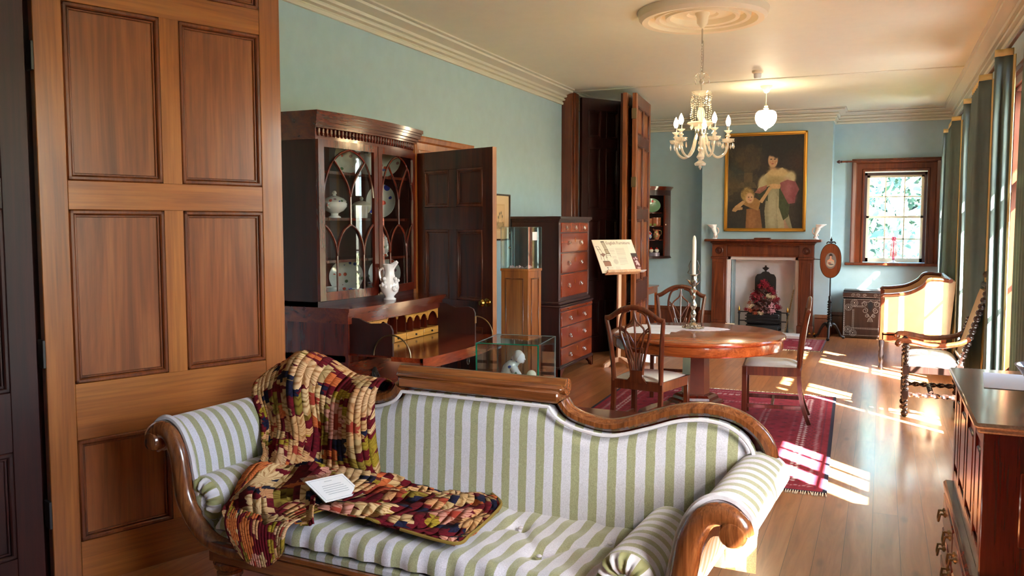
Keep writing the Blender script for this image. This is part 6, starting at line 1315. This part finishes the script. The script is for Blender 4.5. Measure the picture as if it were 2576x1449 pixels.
for k in range(8): a = k * PI / 4; b.tube([(.03 * math.cos(a), .03 * math.sin(a), .35), (.04 * math.cos(a), .04 * math.sin(a), .11), (.035 * math.cos(a), .035 * math.sin(a), .08)], [.003, .006, .002], 5)
b.build('hanging_drop', M['pinkglass'], lu)
# ================================================================ RIGHT SIDE
def ctn(label, path, seed, bottom=.04, x0=None, pleat=.022, nf=4, thin=1.0):
    """a hanging curtain: plan path of points (x,y) in world metres, pleated"""
    y0 = path[0][1]; t = thing('curtain', label, 'curtain', (0, y0, 0), 0, 'green curtains along the window wall'); rr = random.Random(seed); ph = rr.random() * 6
    P = [Vector((p[0], p[1] - y0)) for p in path]; L = [0]
    for a, b_ in zip(P[:-1], P[1:]): L.append(L[-1] + (b_ - a).length)
    def at(u):
        d = u * L[-1]
        for k in range(len(P) - 1):
            if d <= L[k + 1] + 1e-9: break
        q = (d - L[k]) / (L[k + 1] - L[k]); T = (P[k + 1] - P[k]).normalized(); return P[k].lerp(P[k + 1], min(1, q)), Vector((-T.y, T.x))
    def pos(u, v):
        p, n_ = at(u); z = bottom + (2.80 - bottom) * (1 - v); w_ = min(1, u * 10) * (.25 + .75 * min(1, v * 6))
        o = pleat * w_ * math.sin(u * nf * 2 * PI + ph + .7 * math.sin(v * 2.2 + ph)); q = p + n_ * o; q.x += .010 * v * math.sin(3 * v + ph) - .004; q.y += .02 * v * math.sin(2.4 * v + ph * 2)
        return (q.x, q.y, z)
    n, m = max(30, int(L[-1] * 120)), 30; b = MB(); b.grid(n, m, pos); b.build('cloth', M['curtain'], t, ang=180, solid=.006)
    b = MB(); b.grid(3, 41, lambda u, v: (pos(0, v)[0] + .010 * u, pos(0, v)[1] - .034 * u - .003, pos(0, v)[2])); plab(b.build('lining_edge', M['curtrope'], t, ang=180, solid=.006), 'pale gold turned edge')
    b = MB(); b.grid(n, 2, lambda u, v: (pos(u, 0)[0], pos(u, 0)[1], 2.80 + .05 * v)); plab(b.build('heading_band', M['curtrope'], t, ang=180, solid=.008), 'gold heading band'); return t
def far_c(y): return [(.828, y - .07), (.716, y - .01), (.77, y + .05), (.83, y + .02)]
def near_c(y, L): return [(.812, y - .06), (.722, y), (.745, y + .12), (.75, y + L)]
CL = [(far_c(7.13), 4, 'green curtain nearest the camera, beside the oak chest'), (near_c(8.24, .86), 7, 'second green curtain, right behind the barley-twist armchair'), (far_c(9.69 + .05), 4, 'third green curtain, streaked with sunlight above the settee'),
      (near_c(11.26, .9), 7, 'fourth green curtain, behind the high back of the settee'), (far_c(12.66), 4, 'furthest green curtain, in the corner beside the far window'), ([(.868, 6.0), (.866, 6.86)], 7, 'green curtain just outside the right edge of the picture'), ([(.868, 3.62), (.866, 4.22)], 6, 'drawn green curtain behind the oak chest')]  # last two curtains stand unseen, placed to narrow the sun patches
for i, (pth, nf, lb) in enumerate(CL): ctn(lb, pth, i, bottom=1.0 if 'drawn' in lb else .04, nf=nf, pleat=.024 if len(pth) > 2 else .008)
rd = thing('curtain_pole', 'dark curtain pole running under the cornice along the window wall', 'curtain pole', (.80, 8.3, 2.865)); b = MB(); b.tube([(0, -5.2, 0), (0, 4.9, 0)], .014, 10); b.build('pole', M['doord'], rd)
b = MB()
for y in (-5.0, -2.6, -.55, .75, 2.1, 3.6): b.box(-.006, .10, y - .01, y + .01, -.012, .012)
b.build('bracket', M['doord'], rd)
# settee
se = thing('settee', 'high-ended settee in tan damask by the far windows, seen from its sunlit end', 'settee', (.345, 10.85, 0), -90)
# local: front -y -> world -X ; local x -> world -Y ... near end = +x
SL, SDp = .66, .33
b = MB(); b.box(-SL, SL, -SDp + .02, SDp, .33, .41, .006); b.build('seat_frame', M['chair'], se)
b = MB(); b.grid(30, 16, lambda u, v: ((u - .5) * 2 * (SL - .03), -SDp + .0 + v * (2 * SDp - .06), .41 + .07 * (1 - abs(2 * u - 1) ** 8) * (1 - abs(2 * v - 1) ** 6) ** .7)); b.build('seat', M['tan'], se, ang=80)
BT = [(-.33, .80), (-.30, .825), (-.22, .83), (-.05, .86), (.08, .93), (.14, 1.0), (.22, 1.01), (.33, 1.0)]
for s in (-1, 1):
    sp2 = spline(BT, 5); b = MB(); P = [(-.29, .42)] + [(y, z - .02) for y, z in sp2 if y > -.29] + [(.33, .42)]
    b.prism(P, s * (SL - .05), s * (SL - .0), 'x'); b.build('end_panel', M['tan'], se)
    b = MB(); b.tube([(s * (SL - .025), y, z) for y, z in sp2], .022, 8, sq=1.4); b.box(s * (SL - .05), s * SL, -.335, -.285, .33, .80, .008); b.box(s * (SL - .05), s * SL, -.31, .34, .385, .42, .004); b.build('arm_rail', M['chair'], se)
    for y in (-.31, .31):
        b = MB(); b.lathe([(.012, 0), (.026, .01), (.03, .03), (.018, .055), (.024, .09), (.030, .16), (.022, .24), (.03, .26), (.03, .33)], (s * (SL - .03), y, 0), 14); b.build('leg', M['blackwood'] if y < 0 else M['chair'], se)
b = MB(); b.prism([(.27, .40), (.36, .40), (.40, .99), (.33, 1.0)], -SL + .04, SL - .04, 'x'); b.build('back', M['tan'], se); b = MB(); b.tube([(-SL, .35, 1.0), (SL, .35, 1.0)], .022, 8); b.build('top_rail', M['chair'], se)
# barley-twist armchair
ba = thing('barley_twist_armchair', 'carved barley-twist armchair with raked back and cream cushion in the sun', 'armchair', (.42, 8.03, 0), -90)
hw, dp = .27, .20
def hpath(P, r, turns, mb, n=10):
    """rope-twist bar between two points"""
    A, B = Vector(P[0]), Vector(P[1]); d = B - A; L = d.length; q = d.to_track_quat('Z', 'Y').to_matrix().to_4x4(); old = mb.T; mb.T = old @ Matrix.Translation(A) @ q; twist(mb, (0, 0), 0, L, r, turns, n); mb.T = old
for s in (-1, 1):
    b = MB(); b.box(s * hw - .024, s * hw + .024, -dp - .024, -dp + .024, .36, .44, .004); b.box(s * hw - .024, s * hw + .024, -dp - .024, -dp + .024, .15, .23, .004); b.ball((s * hw, -dp, .03), .03, 12); hpath(((s * hw, -dp, .05), (s * hw, -dp, .16)), .018, 3, b); hpath(((s * hw, -dp, .22), (s * hw, -dp, .37)), .02, 4, b); hpath(((s * hw, -dp, .43), (s * hw, -dp, .61)), .02, 5, b); b.build('leg', M['oak'], ba)
    b = MB(); b.box(s * hw - .024, s * hw + .024, dp - .024, dp + .024, .36, .46, .004); b.box(s * hw - .022, s * hw + .022, dp - .0, dp + .044, 0, .06, .004); hpath(((s * hw, dp + .02, .06), (s * hw, dp, .37)), .02, 6, b); b.build('leg', M['oak'], ba)
    b = MB(); hpath(((s * (hw - .03), dp, .46), (s * (hw - .03), dp + .19, 1.12)), .021, 13, b); b.build('back_post', M['oak'], ba)
    b = MB(); b.tube(spline([(s * (hw + .0), -dp - .07, .615), (s * hw, -dp - .04, .638), (s * hw, -dp + .05, .63), (s * hw, 0, .605), (s * hw, dp - .02, .63), (s * (hw - .02), dp + .06, .675)], 6), .022, 8, sq=1.2); b.ball((s * hw, -dp - .065, .612), .028, 10); b.build('arm', M['chair'], ba)
b = MB(); b.box(-hw, hw, -dp - .018, -dp + .018, .37, .43, .004); b.box(-hw, hw, dp - .018, dp + .018, .37, .43, .004)
for s in (-1, 1): b.box(s * hw - .018, s * hw + .018, -dp, dp, .37, .43, .004)
b.box(-hw, hw, -dp, dp, .40, .425); b.build('seat_frame', M['oak'], ba)
b = MB(); b.grid(24, 24, lambda u, v: ((u - .5) * 2 * (hw - .01), (v - .5) * 2 * (dp + .01) - .01, .43 + .10 * ((1 - abs(2 * u - 1) ** 4) * (1 - abs(2 * v - 1) ** 4)) ** .55)); plab(b.build('cushion', M['pad'], ba, ang=80), 'plump cream cushion')
b = MB()
for s in (-1, 1): hpath(((s * hw, -dp, .19), (s * hw, dp, .19)), .017, 6, b)
hpath(((-hw, 0, .19), (hw, 0, .19)), .017, 7, b); hpath(((-hw, dp, .30), (hw, dp, .30)), .016, 7, b); b.build('stretcher', M['oak'], ba)
b = MB()
for k in range(9): x = -.2 + .05 * k; b.tube(spline([(x, -dp, .15), (x + .02, -dp - .01, .19), (x - .01, -dp, .24)], 4), .010, 6)
b.box(-hw, hw, -dp - .012, -dp + .012, .145, .165); b.box(-hw, hw, -dp - .012, -dp + .012, .235, .255); b.build('carved_front_stretcher', M['oak'], ba)
def bk(x, z, o=0): return (x, dp + .19 * (z - .46) / .66 + o, z)
b = MB(); P = [(-.19, .52), (.19, .52), (.19, 1.06), (-.19, 1.06)]; V = [bk(x, z, o) for o in (-.012, .022) for x, z in P]; b.add(V, [(0, 1, 2, 3), (7, 6, 5, 4), (0, 4, 5, 1), (1, 5, 6, 2), (2, 6, 7, 3), (3, 7, 4, 0)]); plab(b.build('back_panel', M['tan'], ba), 'tan upholstered back panel')
b = MB(); b.tube([bk(x, 1.10) for x in (-.26, 0, .26)], .022, 8)
for k in range(15):
    x = -.25 + .5 * k / 14; z = 1.13 + .06 * math.cos((x) / .26 * PI / 2) + .012 * (k % 2); b.ball(bk(x, z), .026 + .008 * (k % 3 == 0), 8)
b.tube([bk(x, .50) for x in (-.22, .22)], .018, 8); b.build('carved_crest', M['oak'], ba)
# oak chest with drawers (sideboard)
sb = thing('oak_mule_chest', 'dark oak panelled chest over drawers at the lower right, its top lit by the window', 'chest', (.605, 3.745, 0), -90)
# local front -y -> world -X; local x -> -Y ; near end = +x
LX, LD = .575, .275
b = MB(); b.box(-LX - .02, LX + .02, -LD - .02, LD, .915, .935, .006); b.box(-LX - .03, LX + .03, -LD - .03, LD, .93, .95, .008); b.build('chest_top', wood('pale_oak_top', srgb(92, 60, 44), srgb(132, 92, 70), srgb(160, 118, 92), 'x', rough=.22, coat=.6), sb)  # top in a paler wood than the chest body
b = MB(); b.box(-LX + .01, LX - .012, -LD + .012, LD - .002, .44, .91); b.box(-LX, -LX + .07, -LD, LD, .05, .915, .004); b.box(LX - .07, LX, -LD, LD, .05, .915, .004); b.box(-LX + .02, LX - .003, -LD + .001, LD - .003, .86, .914, .003); b.box(-LX + .02, LX - .003, -LD + .001, LD - .003, .43, .50, .003)
for x in (-.30, 0.0, .30): b.box(x - .03, x + .03, -LD, -LD + .02, .48, .88, .003)
b.box(-LX + .02, LX - .004, LD - .02, LD - .001, .05, .9); b.build('chest_body', M['maho'], sb)
for a, c in ((-.505, -.33), (-.27, -.03), (.03, .27), (.33, .505)):
    b = MB(); b.box(a + .035, c - .035, -LD + .0, -LD + .014, .535, .825, .006); b.box(a + .01, c - .01, -LD + .008, -LD + .014, .51, .85, .004); b.build('front_panel', M['maho'], sb)
b = MB(); b.box(LX - .04, LX + .004, -LD + .10, LD - .05, .53, .80, .014); b.box(LX - .04, LX - .001, -LD + .05, LD - .02, .82, .91, .002); b.box(LX - .04, LX - .001, LD - .05, LD - .003, .44, .91, .002); b.build('end_panel', M['maho'], sb)
b = MB(); b.box(-LX - .02, LX + .02, -LD - .035, LD, .395, .43, .01); b.box(-LX - .004, LX + .004, -LD - .02, LD + .002, .06, .40, .003); b.box(-LX - .02, LX + .02, -LD - .035, LD, .03, .08, .008)
for x in (-LX + .04, LX - .04):
    for y in (-LD + .02, LD - .04): b.box(x - .035, x + .035, y - .03, y + .03, 0, .05)
b.build('drawer_base', M['maho'], sb)
for x0, x1 in ((-.55, -.01), (.01, .55)):
    for z0, z1 in ((.09, .225), (.24, .385)):
        b = MB(); b.box(x0, x1, -LD - .035, -LD - .01, z0, z1, .008); dr = b.build('drawer', M['maho'], sb)
        for xx in (x0 + .12, x1 - .12):
            h = MB(); z = (z0 + z1) / 2; 
            for s in (-1, 1): h.T = Matrix.Translation((xx + s * .03, -LD - .035, z + .01)) @ Matrix.Rotation(R(90), 4, 'X'); h.lathe([(.014, 0), (.012, .004), (.005, .008), (.005, .02)], n=10)
            h.T = Matrix(); h.tube(spline([(xx - .032, -LD - .055, z + .012), (xx - .03, -LD - .06, z - .02), (xx, -LD - .06, z - .028), (xx + .03, -LD - .06, z - .02), (xx + .032, -LD - .055, z + .012)], 4), .0045, 6); h.build('drop_handle', M['dbrass'], dr)
h = MB(); h.prism([(.15, .875), (.158, .90), (.142, .90)], -LD - .003, -LD, 'y'); h.build('key', M['dbrass'], sb)
b = MB(); b.box(-.25, .25, -.20, .20, 0, .002); o = b.build('paper_sheet', M['paper'], None, smooth=False); o.location = (.66, 4.02, .9505); o.rotation_euler = (0, 0, R(-5)); tag(o, 'large white sheet lying on the top of the oak chest', 'paper')
bw = thing('fruit_bowl', 'blue and white patterned bowl at the right edge of the picture on the oak chest', 'bowl', (.63, 3.80, .953))
lath('bowl_body', [(.0001, .004), (.05, 0), (.055, .012), (.10, .05), (.135, .10), (.14, .105), (.132, .105), (.09, .05), (.0001, .02)], pat('blue_transfer', srgb(214, 216, 226), [srgb(60, 66, 120), srgb(80, 84, 140)], 30, .5), bw, 40)
for i, (x, y, z, lb) in enumerate(((-.065, -.03, .125, 'red apple at the left rim of the blue and white bowl'), (.03, -.07, .13, 'red apple at the near rim of the bowl'), (.06, .04, .13, 'red apple at the back right of the bowl'), (-.02, .07, .13, 'red apple at the back left of the bowl'), (.01, -.01, .175, 'topmost red apple on the pile in the bowl'))):
    t = thing('apple', lb, 'apple', (.63 + x, 3.80 + y, .953 + z), 40 * i, 'apples in the blue and white bowl')
    lath('flesh', [(.0001, -.030), (.015, -.035), (.032, -.022), (.038, .0), (.034, .022), (.018, .034), (.006, .028), (.0001, .022)], M['apple'], t, 24); t.rotation_euler = (R(60 if i == 0 else 10), 0, R(-30)); b = MB(); b.tube([(0, 0, .022), (.004, 0, .045)], .002, 5); b.build('stalk', M['doord'], t)
